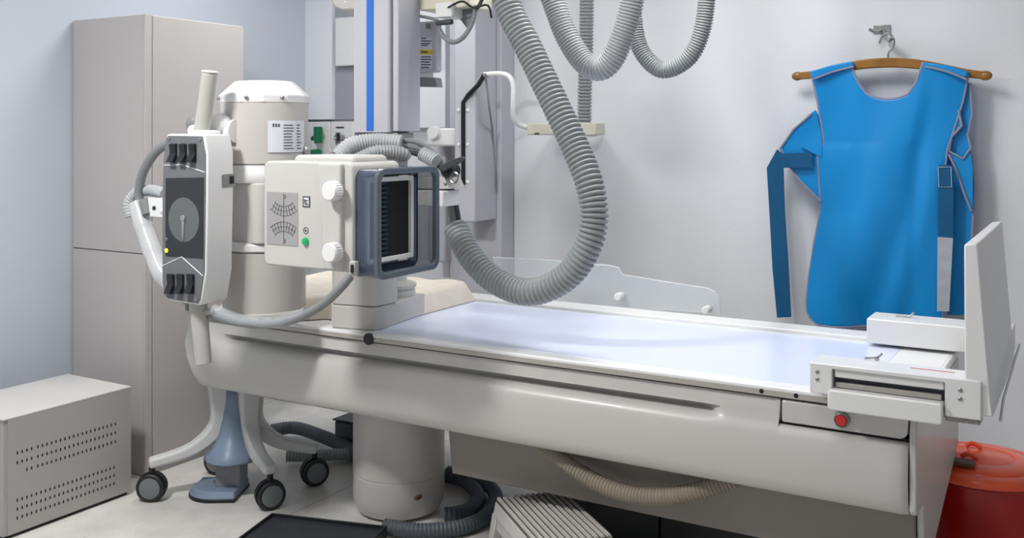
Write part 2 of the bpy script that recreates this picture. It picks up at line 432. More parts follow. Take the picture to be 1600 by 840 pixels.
# front bracket with its cassette slot
fbm = MB()
fbm.prism([(-.668, .757), (-.668, .838), (-.252, .838), (-.252, .742), (-.335, .742), (-.335, .826), (-.610, .826), (-.610, .757)], 'y', 2.69, 2.80)
fbm.build('front_bracket', 'white', fb, .003)
MB().box(-.612, -.333, 2.72, 2.83, .775, .815).build('tray_slot', 'slate_dk', fb)
MB().box(-.606, -.338, 2.698, 2.715, .804, .826).build('slot_cover', 'white', fb, .003)
MB().prism(rrect(-.618, -.338, .722, .775, .010), 'y', 2.672, 2.83).build('tray_handle', 'white', fb, .004)
MB().box(-.604, -.345, 2.703, 2.725, .777, .790).build('tray_lip', 'rimgrey', fb, .001)
for (x, z) in ((-.648, .815), (-.648, .795), (-.300, .812), (-.300, .790)): screw(fb, (x, 2.69, z), r=.005)
MB().box(-.335, -.255, 2.70, 2.76, .728, .742).build('clamp_plate', 'cabinet_dk', fb, .002)
for x in (-.285, -.262): screw(fb, (x, 2.70, .735), r=.005)
lv = MB(); q = at(1370, 563, z=.838); lv.cyl((q.x, q.y, 0), .006, .838, .846); lv.tube([(q.x-.03, q.y-.005, .842), (q.x, q.y, .846), (q.x+.012, q.y+.01, .856)], .003, 8); lv.build('thumb_lever', 'chrome', fb)
q = at(1458, 579, z=.838)
MB().box(q.x-.055, q.x+.05, 2.755, 2.760, .838, .8388).build('red_line', 'redink', fb, label='thin red line printed on the bracket')
# back bracket
yb0 = 3.42; q0 = at(1354, 500, Y=yb0); 
MB().box(q0.x, -.235, yb0, 3.56, .757, .838).build('back_bracket', 'white', fb, .004)
q = at(1435, 487, z=.838); MB().tube([(q.x-.05, 3.50, .842), (q.x-.01, 3.50, .842), (q.x+.005, 3.50, .858)], .004, 8).build('thumb_lever', 'chrome', fb)
rod = MB(); rod.tube([(-.214, 2.74, .735), (-.216, 2.86, .762), (-.214, 3.42, .80)], .0035, 8, smooth=False); rod.build('side_rod', 'chrome', fb)

# ------------------------------------------------------------------ cream pad at the head end
pd = MB()
c0 = at(665, 491, z=ZT); c1 = at(765, 466, z=ZT)
def padf(u, v):
    xr = c0.x+.0*v; y = (2.775 if u < .55 else 2.775+.10*min(1, (u-.55)/.1)); y = y+v*(3.52-y)
    x = -3.0+(xr+3.0)*u; e = min(u, 1-u, v, 1-v)
    h = .085*min(1, (u/.05 if u < .5 else (1-u)/.03))**.5*min(1, min(v, 1-v)/.09)**.7 if e > 0 else 0
    h *= 1-.25*math.exp(-((u-.5)/.2)**2)*.3
    return (x, y, ZT+.003+h+.004*math.sin(u*23+v*7)*min(1, e*12))
pd.grid(padf, 60, 40)
pd.box(-2.99, c0.x-.01, 2.90, 3.51, ZT+.0015, ZT+.0025)
tag(pd.build('mattress_pad', 'pad', ang=70), 'worn cream mattress pad lying on the head end of the table', 'pad')

# ------------------------------------------------------------------ support column standing on the table
sp = thing('support_column', 'cream angular support column standing on the front left of the tabletop', 'support column', (-2.34, 2.95, ZT))
def tp(px, py, z=ZT): q = at(px, py, z=z); return (q.x, q.y)
A1, A2, A3, A4 = tp(519, 512), tp(584, 517), tp(597, 515), tp(664, 491)
A0 = (A1[0]-.03, A1[1]+.03)
fo = [A0, A1, A2, A3, A4, (A0[0], A4[1])]
MB().prism(fo, 'z', ZT+.001, .828).build('foot', 'cream', sp, .005)
f2 = [(A0[0]+.003, A0[1]), (A1[0]+.002, A1[1]+.004), (A2[0]-.004, A2[1]+.004), (A3[0]-.004, A3[1]+.003), (A3[0]-.004, A3[1]+.10), (A0[0]+.003, A3[1]+.10)]
MB().prism(f2, 'z', .829, 1.02).build('front_housing', 'cream', sp, .006)
MB().lathe([(.085, .828), (.088, .84), (.085, .858), (.092, .86), (.092, .872), (.075, .880), (.058, .882), (.055, .885), (.055, 1.30)], (-2.34, 3.055, 0), 'z', 40).build('post', 'cream', sp)

# ------------------------------------------------------------------ ceiling column
cc = thing('ceiling_column', 'tall pale telescopic ceiling column with a bright blue stripe', 'column', (-2.27, 2.93, CZ))
zb = at(590, 207, Y=2.85).z
cx0, cx1, cx2 = at(549, 100, Y=2.85).x, at(606, 100, Y=2.85).x, at(622, 100, Y=2.86).x
MB().prism([(cx0, 2.865), (cx0+.012, 2.85), (cx1, 2.85), (cx1+.006, 2.856), (cx1+.006, 2.97), (cx0, 2.97)], 'z', zb, CZ).build('outer_sleeve', 'pillar', cc, .002)
MB().box(cx1+.012, cx2, 2.862, at(657, 100, X=cx2).y, zb+.004, CZ).build('inner_mast', 'pillar', cc, .004)
MB().box(cx1+.004, cx1+.014, 2.87, 2.96, zb+.01, CZ).build('guide_channel', 'pillar_dk', cc)
sx0, sx1 = at(573, 100, Y=2.85).x, at(584, 100, Y=2.85).x
MB().box(sx0, sx1, 2.8485, 2.8505, zb+.006, CZ-.002).build('stripe', 'blue', cc, label='bright blue vertical stripe')
MB().box(cx0+.01, cx2-.01, 2.87, 2.97, zb-.02, zb).build('bottom_plate', 'cabinet_dk', cc, .004)
MB().box(cx0+.05, cx1-.02, 2.90, 3.0, 1.30, zb-.015).build('carriage_arm', 'mgrey', cc, .006)
MB().box(cx0-.06, cx2+.09, 2.8, 3.1, 2.62, 2.70).build('ceiling_mount', 'white', cc, .01)

# ------------------------------------------------------------------ x-ray tube head
th = thing('x_ray_tube_head', 'cream x-ray tube head with cylindrical housing, control panel and collimator', 'x-ray machine', (-2.58, 2.62, 1.2))
TC = Vector((-2.581, 2.62, 0)); RT = .158
def zt_(py, Y=2.52): return at(413, py, Y=Y).z
# upper housing
z0, z1 = zt_(258), zt_(160)
MB().lathe([(RT-.012, z0), (RT-.004, z0+.006), (RT-.004, z1)], TC, 'z', 64).build('upper_housing', 'beige', th)
zc0, zc1, zc2 = zt_(160), zt_(148), zt_(127, 2.6)
oc = []
cap = MB(); cap.lathe([(RT, zc0), (RT+.001, zc1), (RT-.055, zc2), (1e-4, zc2+.004)], TC, 'z', 12, Matrix.Translation(TC) @ Matrix.Rotation(math.radians(14), 4, 'Z') @ Matrix.Translation(-TC))
capo = cap.build('housing_cap', 'white', th, .003, ang=20)
for a in (-128, -68, -98+75):
    a = math.radians(a)
    q = (TC.x+(RT)*math.cos(a), TC.y+(RT)*math.sin(a), (zc0+zc1)/2+.004)
    MB().sphere(q, .007).build('cap_screw', 'steel', capo)
# flange rings and the middle block
MB().lathe([(RT-.01, zt_(286)), (RT-.002, zt_(280)), (RT-.002, zt_(270)), (RT-.006, zt_(262)), (RT-.006, zt_(258))], TC, 'z', 64).build('upper_flange', 'white', th)
md = MB(); zz0, zz1 = zt_(380), zt_(286)
md.prism(rrect(TC.x-.115, TC.x+.115, TC.y-.13, TC.y+.12, .03), 'z', zz0, zz1); md.build('yoke_block', 'cream', th, .004)
MB().lathe([(RT-.02, zt_(396)), (RT-.006, zt_(392)), (RT-.006, zt_(384)), (RT-.02, zt_(379))], TC, 'z', 64).build('lower_flange', 'white', th)
MB().lathe([(RT-.03, zt_(491)), (RT-.012, zt_(489)), (RT-.012, zt_(396))], TC, 'z', 64).build('lower_housing', 'beige', th)
ring = MB(); ring.lathe([(RT-.02, zt_(506)), (RT-.004, zt_(503)), (RT-.004, zt_(492)), (RT-.012, zt_(489)), (RT-.03, zt_(490))], TC, 'z', 48)
ro = ring.build('base_collar', 'handle', th)
for k in range(10):
    a = math.radians(-170+k*17); q = Vector((TC.x+(RT-.004)*math.cos(a), TC.y+(RT-.004)*math.sin(a), zt_(498)))
    MB().box(-.005, .005, -.002, .002, -.007, .007, T=Matrix.Translation(q) @ Matrix.Rotation(a+PI/2, 4, 'Z')).build('collar_tab', 'cable', ro)
# label plate wrapped on the cylinder
def wrap(name, a0, a1, za, zb_, m, parent, r=RT-.002, th_=.0012):
    b = MB(); n = 12
    vs = []
    for rr in (r, r+th_):
        for i in range(n+1):
            a = math.radians(a0+(a1-a0)*i/n)
            for z in (za, zb_): vs.append((TC.x+rr*math.cos(a), TC.y+rr*math.sin(a), z))
    fs = []; k = 2*(n+1)
    for i in range(n):
        fs += [(2*i, 2*i+1, 2*i+3, 2*i+2), (k+2*i, k+2*i+2, k+2*i+3, k+2*i+1), (2*i, 2*i+2, k+2*i+2, k+2*i), (2*i+1, k+2*i+1, k+2*i+3, 2*i+3)]
    fs += [(0, k, k+1, 1), (2*n, 2*n+1, k+2*n+1, k+2*n)]
    b.add(vs, fs); return b.build(name, m, parent)
# camera-facing angle of the cylinder is about -46 deg
FA = -59.4+14
wl = wrap('rating_label', FA+4, FA+60, zt_(238), zt_(188), 'label', th)
ink = MB()
for i in range(9):
    zz = zt_(196+i*4.6); L0 = FA+24; L1 = FA+24+random.uniform(12, 17)
    for (p0, p1) in ((L0, L1), (FA+44, FA+44+random.uniform(5, 9))):
        vs = []; n = 4
        for j in range(n+1):
            a = math.radians(p0+(p1-p0)*j/n)
            for z in (zz, zz+.003): vs.append((TC.x+(RT+.0004)*math.cos(a), TC.y+(RT+.0004)*math.sin(a), z))
        ink.add(vs, [(2*j, 2*j+2, 2*j+3, 2*j+1) for j in range(n)])
for j in range(3):
    a = math.radians(FA+10+j*3.4); vs = []
    for da in (0, 2.0):
        for z in (zt_(198), zt_(193)): vs.append((TC.x+(RT+.0004)*math.cos(a+math.radians(da)), TC.y+(RT+.0004)*math.sin(a+math.radians(da)), z))
    ink.add(vs, [(0, 2, 3, 1)])
ink.build('label_print', 'ink', wl)
a = math.radians(FA+60); q = Vector((TC.x+(RT+.006)*math.cos(a), TC.y+(RT+.006)*math.sin(a), zt_(238)))
MB().sphere(q, .012, sc=(1, .7, 1.8)).build('side_clasp', 'chrome', th)

# --- control panel
YC = 2.30
outl = [(262, 210), (317, 211), (322, 240), (322, 300), (320, 425), (313, 470), (309, 476), (262, 468), (256, 462), (253, 440), (253, 300), (255, 245), (259, 214)]
o2 = px_outline(outl, YC); 
cx = sum(p[0] for p in o2)/len(o2); cz = sum(p[1] for p in o2)/len(o2)
def grow(o_, d):
    return [(cx+(x-cx)*(1+d), cz+(z-cz)*(1+d*.45)) for x, z in o_]
cpan = MB(); cpan.prism(grow(o2, .02), 'y', YC+.003, YC+.118); cpo = cpan.build('control_panel', 'white', th, .005)
MB().prism(grow(o2, -.03), 'y', YC-.0005, YC+.006).build('faceplate', 'face', cpo, .001)
def pp(px, py, Y=YC): q = at(px, py, Y=Y); return q
def pxbox(px0, px1, py0, py1, y0, y1, Y=YC):
    a = at(px0, (py0+py1)/2, Y=Y); b = at(px1, (py0+py1)/2, Y=Y); m_ = at((px0+px1)/2, py0, Y=Y).z; n_ = at((px0+px1)/2, py1, Y=Y).z
    return MB().box(a.x, b.x, y0, y1, n_, m_)
MB().prism(px_outline([(259, 278), (319, 277), (318, 404), (259, 400)], YC), 'y', YC-.002, YC+.002).build('display', 'screen', cpo, .001)
q = pp(288, 343); MB().lathe([(.074, 0), (.074, -.0022), (1e-4, -.0023)], (q.x, YC-.001, q.z), 'y', 56).build('dial_disc', 'dial', cpo)
nb = MB(); nb.prism([(q.x-.007, q.z+.006), (q.x+.007, q.z+.006), (q.x+.002, q.z-.07), (q.x-.002, q.z-.07)], 'y', YC-.0075, YC-.003); nb.cyl((q.x, YC, q.z+.006), .010, -.009, -.003, 'y')
nb.build('dial_needle', 'needle', cpo, .001)
for py, m_, nm in ((374, 'dial', 'indicator_lamp'), (391, 'ledy', 'indicator_lamp')):
    q = pp(261, py); MB().lathe([(.0075, .001), (.0075, -.003), (.004, -.006), (1e-4, -.007)], (q.x, YC-.001, q.z), 'y', 20).build(nm, m_, cpo, label='glowing yellow indicator lamp' if m_ == 'ledy' else None)
for row, (pa, pb, s_) in enumerate((((266, 281, 296), (225, 253), 1), ((262, 277, 293), (428, 457), -1))):
    for px in pa:
        a_ = at(px, pb[0], Y=YC); b2 = at(px+11.5, pb[0]+ (1 if row == 0 else 2), Y=YC); zb_ = at(px, pb[1], Y=YC).z
        x0_, x1_ = a_.x, b2.x; zm = (a_.z+zb_)/2
        sw = MB(); sw.box(x0_, x1_, YC-.003, YC+.003, zb_-.002, a_.z+.002)
        sw.prism([(YC, a_.z), (YC-.010, a_.z), (YC-.006, zm), (YC-.022, zb_), (YC, zb_)], 'x', x0_+.003, x1_-.003)
        sw.build('rocker_switch', 'black', cpo, .0015)
for pts in (((257, 258), (284, 257), (320, 269)), ((254, 415), (284, 401), (317, 431))):
    w_ = [at(a_, b2, Y=YC-.001) for a_, b2 in pts]
    MB().tube(w_, .0018, 6, smooth=False).build('white_line', 'white', cpo)
for px, py in ((265, 216), (313, 218), (260, 460), (307, 468)): q = pp(px, py); screw(cpo, (q.x, YC-.001, q.z), r=.006)
# side latch plate on the right flank
xr = max(p[0] for p in grow(o2, .02))
ya, ybb = YC+.065, YC+.125; za, zb_ = at(348, 293, X=xr).z, at(348, 272, X=xr).z
MB().box(xr-.001, xr+.0025, ya, ybb, za, zb_).build('side_plate', 'chrome', cpo, .001)
MB().box(xr, xr+.005, ya+.035, ya+.05, za+.012, zb_-.008).build('side_slot', 'black', cpo)
for yy, z in ((ya+.012, za+.01), (ya+.012, zb_-.01)): screw(cpo, (xr+.002, yy, z), 'x', .004, sgn=1)
# grab handles above and below
h1a, h1b = at(328, 114, Y=2.37), at(315, 206, Y=2.37)
hb = MB(); hb.tube([h1a, h1b], .0265, 28, smooth=False); hb.build('upper_handle', 'handle', cpo, .003)
MB().tube([h1a+Vector((0, 0, .0)), h1a+Vector((.001, 0, .008))], .0285, 28, smooth=False).build('handle_cap', 'white', cpo, .003)
j = at(316, 207, Y=2.37); MB().box(j.x-.035, j.x+.06, 2.335, 2.40, j.z-.02, j.z+.008).build('handle_base', 'white', cpo, .008)
h2a, h2b = at(309, 478, Y=2.36), at(318, 568, Y=2.36)
MB().tube([h2a+Vector((0, 0, .02)), h2b], .0262, 28, smooth=False, rfun=lambda t: 1.15-.12*t).build('lower_handle', 'handle', cpo, .002)
MB().tube([at(295, 487, Y=2.37), at(333, 487, Y=2.37)], .012, 16, smooth=False).build('lower_joint', 'handle', cpo, .003)
MB().lathe([(.006, -.002), (.006, .012), (.003, .018)], h2a+Vector((-.03, -.02, -.012)), 'z', 14).build('lock_stud', 'steel', cpo)
# pivot between control panel and housing
pv = MB(); q = at(345, 196, Y=2.45); pv.sphere(q, .043, sc=(1, 1, 1)); q2 = at(338, 205, Y=2.47); pv.cyl((q2.x, q2.y, q2.z), .04, -.03, .10, 'x'); pv.build('pivot_joint', 'white', th)
q = at(300, 193, Y=2.44); MB().sphere(q, .03, sc=(.9, .5, 1)).build('pivot_cap', 'cable', th)
MB().tube([at(300, 205, Y=2.42), at(320, 203, Y=2.42)], .022, 18, smooth=False).build('pivot_arm', 'white', th, .003)
q = at(360, 430, Y=2.50); b = MB(); b.tube([q+Vector((.0+.055*math.cos(t), 0, .055*math.sin(t))) for t in [2*PI*k/24 for k in range(25)]], .007, 8, smooth=False); b.build('clear_ring', 'clear2', th)

# --- collimator
YK = 2.35
kx0, kx1 = at(412, 300, Y=YK).x, -1.95
kz1, kz0 = at(460, 252, Y=YK).z, at(460, 418, Y=YK).z
cb = MB(); cb.prism([(x, z) for x, z in rrect(kx0, kx1+.0, kz0, kz1, .022)], 'y', YK, YK+.235); co = cb.build('collimator', 'cream', th, .006)
co['label'] = 'boxy cream collimator with dial window and two knobs'
MB().prism(rrect(kx0+.10, kx1-.02, kz1-.02, kz1+.020, .018), 'y', YK+.03, YK+.20).build('top_cover', 'cream', co, .01)
kp0 = at(506, 300, Y=YK).x
MB().prism([(kp0-.012, kz1-.002), (kx1-.035, kz1-.002), (kx1-.035, kz0+.004), (kp0+.01, kz0+.004)], 'y', YK-.016, YK+.01).build('knob_panel', 'cream', co, .008, seg=3)
wx0, wx1 = at(417, 340, Y=YK).x, at(466, 340, Y=YK).x; wz1, wz0 = at(440, 300, Y=YK).z, at(440, 383, Y=YK).z
win = MB().box(wx0, wx1, YK-.0015, YK+.004, wz0, wz1).build('scale_window', 'scale', co, .001)
sc = MB(); wxm = (wx0+wx1)/2+.008
sc.box(wxm-.0006, wxm+.0006, YK-.0025, YK-.001, wz0+.004, wz1-.004)
def arcs(czn, sgn, a_span=40):
    for r in (.060, .075, .090):
        for k in range(-9, 9):
            a0, a1 = math.radians(k*a_span/9), math.radians((k+1)*a_span/9)
            p0 = (wxm+r*math.sin(a0), czn-sgn*r*math.cos(a0)); p1 = (wxm+r*math.sin(a1), czn-sgn*r*math.cos(a1))
            if p0[0] < wx0+.004 or p1[0] > wx1-.003: continue
            nx, nz = math.sin(a0), -sgn*math.cos(a0); t = .0010
            sc.prism([p0, p1, (p1[0]+nx*t, p1[1]+nz*t), (p0[0]+nx*t, p0[1]+nz*t)], 'y', YK-.0025, YK-.001)
            if r < .09 and k % 2 == 0:
                e = .015
                sc.prism([(p0[0]-.0006, p0[1]), (p0[0]+.0006, p0[1]), (p0[0]+nx*e+.0006, p0[1]+nz*e), (p0[0]+nx*e-.0006, p0[1]+nz*e)], 'y', YK-.0025, YK-.001)
wzm = (wz0+wz1)/2
arcs(wzm+.10, 1); arcs(wzm-.10, -1)
for z in (wz1-.014, wz0+.014):
    sc.box(wxm-.001, wxm+.007, YK-.0025, YK-.001, z+.004, z+.0055); sc.box(wxm-.001, wxm+.007, YK-.0025, YK-.001, z-.0055, z-.004); sc.box(wxm+.0055, wxm+.007, YK-.0025, YK-.001, z-.0055, z+.0055)
sc.build('scale_marks', 'ink', win)
q = at(479, 315, Y=YK); lb = MB().box(q.x-.015, q.x+.015, YK-.0015, YK+.003, q.z-.017, q.z+.017).build('symbol_plate', 'ink', co)
s2 = MB(); s2.box(q.x-.011, q.x+.011, YK-.0022, YK-.001, q.z-.013, q.z+.013); s2.build('symbol_ground', 'label', co)
s3 = MB()
for (a_, b2, c_, d_) in ((-.009, -.006, -.010, .010), (-.009, .009, .003, .006), (-.003, .000, -.010, .004), (.003, .009, -.010, -.006), (.002, .004, -.010, .000)): s3.box(q.x+a_, q.x+b2, YK-.003, YK-.002, q.z+c_, q.z+d_)
s3.build('symbol_mark', 'ink', co)
q = at(478, 360, Y=YK); b = MB(); b.tube([Vector((q.x+.0095*math.cos(t), YK-.001, q.z+.0095*math.sin(t))) for t in [2*PI*k/20 for k in range(21)]], .0009, 6, smooth=False); b.cyl((q.x, YK, q.z), .003, -.002, .0, 'y', 10); b.build('lamp_symbol', 'ink', co)
q = at(478, 377, Y=YK); MB().lathe([(.0125, .002), (.0125, -.004), (.010, -.009), (1e-4, -.011)], (q.x, YK, q.z), 'y', 24).build('green_button', 'ledg', co, label='round green lit button')
for py in (298, 394):
    q = at(521, py, Y=YK-.03)
    kb = MB(); n = 48; pr_ = []
    for sgn, yy in ((0, YK-.012), (1, YK-.05)):
        pass
    kb.lathe([(.024, YK-.014), (.024, YK-.022)], (q.x, 0, q.z), 'y', 32)
    vs = []; fs = []
    for yy, rr in ((YK-.020, .033), (YK-.048, .032), (YK-.053, .027)):
        for k in range(n):
            a = 2*PI*k/n; r2 = rr*.95*(1 if k % 2 or yy == YK-.053 else .955); vs.append((q.x+r2*math.cos(a), yy, q.z+r2*math.sin(a)))
    for i in range(2):
        for k in range(n): k2 = (k+1) % n; fs.append((i*n+k, i*n+k2, (i+1)*n+k2, (i+1)*n+k))
    fs += [tuple(range(n)), tuple(2*n+k for k in range(n))]
    kb.add(vs, fs); kb.build('knob', 'white', co, ang=30)
# tinted frame around the beam port (faces +X)
fx0, fx1 = kx1, -1.862
fy0, fy1 = 2.36, 2.685; fz0, fz1 = 1.005, 1.342
def ringx(b, y0, y1, z0, z1, w, r, xa, xb):
    o_ = rrect(y0, y1, z0, z1, r); i_ = rrect(y0+w, y1-w, z0+w, z1-w, max(.004, r-w*.6)); n = len(o_)
    vs = [(xa, *p) for p in o_]+[(xa, *p) for p in i_]+[(xb, *p) for p in o_]+[(xb, *p) for p in i_]; fs = []
    for k in range(n):
        k2 = (k+1) % n
        fs += [(k, k2, n+k2, n+k), (2*n+k, 3*n+k, 3*n+k2, 2*n+k2), (k, 2*n+k, 2*n+k2, k2), (n+k, n+k2, 3*n+k2, 3*n+k)]
    b.add(vs, fs)
b = MB(); ringx(b, fy0, fy1, fz0, fz1, .020, .035, fx1-.018, fx1); fro = b.build('tinted_frame', 'slate', co, .004)
b = MB(); ringx(b, fy0+.002, fy1-.002, fz0+.002, fz1-.002, .005, .033, fx0-.008, fx1-.018); b.build('tinted_wall', 'wallclear', fro)
b = MB(); ringx(b, fy0+.004, fy1-.004, fz0+.004, fz1-.004, .026, .03, fx0-.018, fx0+.004); b.build('frame_base', 'slate_dk', co, .003)
# port plate: pale surround with the dark louvred aperture
py0_, py1_ = fy0+.026, at(646, 340, X=fx0+.02).y; pz0_, pz1_ = fz0+.03, fz1-.028
b = MB(); ringx(b, py0_+.005, py1_, pz0_+.01, pz1_-.004, .014, .006, fx0+.008, fx0+.022); b.build('port_surround', 'white', co, .002)
MB().box(fx0-.01, fx0+.010, py0_+.01, py1_-.01, pz0_+.015, pz1_-.012).build('port_aperture', 'blackmatte', co)
lou = MB()
for k in range(17):
    z = pz0_+.035+k*.0145; lou.box(fx0+.010, fx0+.018, py0_+.022, py0_+.11, z, z+.006)
lou.build('port_louvres', 'slate_dk', co)
MB().box(fx0+.004, fx0+.008, py1_+.002, fy1-.022, fz0+.022, fz1-.022).build('side_window', 'tint', co)
for yy, z in ((fy0+.014, fz1-.02), (fy0+.014, fz0+.02), (fy1-.03, fz1-.035)): MB().lathe([(.006, 0), (.006, .006)], (fx0+.008, yy, z), 'x', 12).build('frame_screw', 'black', co)
q = at(557, 413, Y=YK); MB().box(q.x-.014, q.x+.010, YK-.020, YK, q.z-.032, q.z+.012).build('latch_block', 'handle', co, .004)
MB().box(q.x-.004, q.x+.006, YK-.024, YK-.018, q.z-.022, q.z+.002).build('latch_pin', 'black', co, .001)
# yoke arm joining the head to the column
MB().box(TC.x+.05, cx0+.10, 2.66, 2.72, 1.12, 1.22).build('yoke_arm', 'cream', th, .01)
MB().box(cx0+.04, cx0+.12, 2.70, 2.92, 1.12, 1.36).build('rear_arm', 'cream', th, .01)

# white bracket behind the frame carrying the cables
q = at(640, 300, Y=2.86); q1 = at(708, 300, Y=2.86)
cbk = thing('cable_bracket', 'cream folded bracket behind the blue frame, holding the cables', 'bracket', (q.x, 2.9, q.z))
za, zb_ = at(680, 320, Y=2.86).z, at(680, 296, Y=2.86).z
MB().box(q.x-.12, q1.x, 2.80, 2.90, za, zb_).build('lower_plate', 'white', cbk, .003)
MB().prism([(q.x-.12, zb_+.006), (q1.x+.012, zb_+.006), (q1.x-.01, zb_+.045), (q.x-.12, zb_+.045)], 'y', 2.82, 2.92).build('upper_plate', 'cream', cbk, .003)
q2 = at(696, 287, Y=2.82); screw(cbk, (q2.x, 2.82, q2.z), r=.006)

# ------------------------------------------------------------------ hoses
def hose(name, pts, Y, r, m, label, pitch=.0155, depth=.14, seg=24, cat='hose', rfun=None, group=None):
    w_ = [at(p[0], p[1], Y=(p[2] if len(p) > 2 else Y)) if not isinstance(p, Vector) else p for p in pts]
    b = MB(); b.tube(w_, r, seg, pitch=pitch, depth=depth, rfun=rfun)
    o = b.build(name, m, ang=75); tag(o, label, cat, group); return o, w_
top = lambda px, Y: Vector((at(px, 0, Y=Y).x, Y, 2.69))
hose('corrugated_hose', [top(740, 2.95), (768, -120, 2.95), (791, 0, 2.93), (826, 75, 2.92), (864, 155, 2.9), (900, 232, 2.88), (921, 288, 2.86), (928, 340, 2.85), (915, 392, 2.84), (880, 436, 2.84), (827, 456, 2.84), (775, 439, 2.86), (737, 403, 2.88), (711, 354, 2.92)],
     2.9, .0475, 'hose', 'thick grey corrugated hose hanging in a long loop from the ceiling over the table', pitch=.0165, depth=.20, seg=30, rfun=lambda t: 1.06-.12*t)
hose('corrugated_hose', [top(835, 3.2), (846, -60, 3.2), (864, 0, 3.2), (885, 55, 3.2), (912, 97, 3.2), (936, 108, 3.2), (957, 92, 3.2), (975, 50, 3.2), (988, 0, 3.2), (994, -60, 3.2), top(998, 3.2)],
     3.2, .043, 'hose_lt', 'middle grey corrugated hose hanging in a narrow V-shaped loop from above', pitch=.0115, depth=.16)
hose('corrugated_hose', [top(975, 3.62), (980, -60, 3.62), (988, 10, 3.62), (998, 70, 3.62), (1022, 103, 3.62), (1046, 108, 3.62), (1078, 88, 3.62), (1096, 50, 3.62), (1104, 0, 3.62), (1106, -60, 3.62), top(1106, 3.62)],
     3.62, .034, 'hose', 'thin grey corrugated hose in the rightmost rounded loop near the wall', pitch=.0105, depth=.18)
hose('corrugated_hose', [top(918, 4.1), (917, -60, 4.1), (916, 60, 4.1), (914, 130, 4.1), (913, 195, 4.1)],
     4.1, .0335, 'hose', 'straight grey corrugated hose running down the wall into the ivory connector', pitch=.0155, depth=.22)
# short sleeve arching over the collimator
hose('corrugated_sleeve', [(528, 246, 2.68), (548, 228, 2.72), (585, 221, 2.78), (628, 224, 2.82)], 2.7, .031, 'hose_lt', 'pale grey corrugated sleeve arching over the top of the collimator', pitch=.011, depth=.12)
hose('corrugated_sleeve', [(560, 250, 2.66), (590, 238, 2.70), (625, 240, 2.76), (632, 246, 2.78)], 2.7, .026, 'hose', 'shorter grey corrugated sleeve lying under the arched one on the collimator', pitch=.010, depth=.12)
cab_group = 'cables behind the collimator'
for k, (c_, lb_) in enumerate((((600, 215), 'upper grey cable running from the sleeve behind the collimator to the clamp'), ((606, 224), 'middle grey cable running from the sleeve to the black clamp'), ((612, 233), 'lower dark cable running from the sleeve to the black clamp'))):
    b = MB(); b.tube([at(c_[0], c_[1], Y=2.80), at(650, 222+k*9, Y=2.85), at(676, 238+k*8, Y=2.88), at(694, 262+k*3, Y=2.9), at(702+k*4, 310, Y=2.91), at(708+k*5, 352, Y=2.92)], .0095, 10)
    tag(b.build('power_cable', ['cable', 'cable', 'cable_dk'][k]), lb_, 'cable', cab_group)
b = MB(); b.tube([at(660, 240, Y=2.84), at(682, 252, Y=2.84)], .026, 18, pitch=.010, depth=.12, smooth=False)
tag(b.build('corrugated_sleeve', 'hose_lt'), 'very short pale corrugated sleeve beside the black clamp', 'hose')
cl = thing('cable_clamp', 'black clamp with a lever gripping cables right of the blue frame', 'clamp', at(706, 262, Y=2.84))
b = MB(); q = at(704, 266, Y=2.84); b.cyl((q.x, q.y, q.z), .024, -.03, .03, 'y', ch=.004); b.build('clamp_body', 'black', cl)
MB().prism(px_outline([(686, 262), (700, 252), (722, 244), (726, 247), (716, 256), (694, 268)], 2.80), 'y', 2.795, 2.81).build('lever', 'cable_dk', cl, .003)
b = MB(); q = at(709, 277, Y=2.82); b.tube([q+Vector((.018*math.cos(t), 0, .018*math.sin(t))) for t in [2*PI*k/18 for k in range(19)]], .004, 8, smooth=False); b.build('clamp_ring', 'chrome', cl)

# hoses left of the control panel
o, _ = hose('rubber_tube', [(302, 214, 2.42), (275, 218, 2.42), (245, 236, 2.43), (224, 268, 2.44), (217, 300, 2.45), (219, 322, 2.45)], 2.4, .0165, 'cable', 'smooth grey rubber tube curving down left of the black control panel', pitch=0)
wr, _ = hose('wrapped_hose', [(214, 318, 2.45), (224, 352, 2.44), (238, 392, 2.43), (252, 425, 2.42), (272, 446, 2.43), (300, 462, 2.45)], 2.4, .033, 'clear2', 'white hose wrapped in clear film running down behind the control panel', pitch=0,
     rfun=lambda t: 1+.10*(((t*4.2) % 1)-.5))
b = MB(); b.tube([at(214, 318, Y=2.45), at(224, 352, Y=2.44), at(238, 392, Y=2.43), at(252, 425, Y=2.42), at(272, 446, Y=2.43), at(300, 462, Y=2.45)], .024, 14); b.build('inner_hose', 'hose_lt', wr)
b = MB(); hp = [at(258, 303, Y=2.45), at(235, 297, Y=2.47), at(213, 302, Y=2.47), at(201, 318, Y=2.46), at(204, 338, Y=2.46)]
b.tube(hp, .021, 18, pitch=.012, depth=.10); tag(b.build('corrugated_elbow', 'hose_lt', ang=75), 'pale ribbed elbow hose left of the control panel display', 'hose')
hb = thing('hose_holder', 'white flat hose holder plate sticking out left of the control panel', 'holder', at(245, 322, Y=2.42))
MB().prism(px_outline([(232, 308), (262, 310), (262, 340), (236, 338)], 2.42), 'y', 2.415, 2.43).build('plate', 'white', hb, .002)
q = at(241, 325, Y=2.415); MB().cyl((q.x, 2.415, q.z), .008, -.002, .001, 'y').build('slot', 'black', hb)
MB().tube([at(226, 312, Y=2.44), at(232, 334, Y=2.44)], .022, 16, smooth=False).build('clip', 'cable', hb)
MB().tube([at(255, 330, Y=2.40), at(262, 330, Y=2.36)], .012, 12, smooth=False).build('peg', 'white', hb)
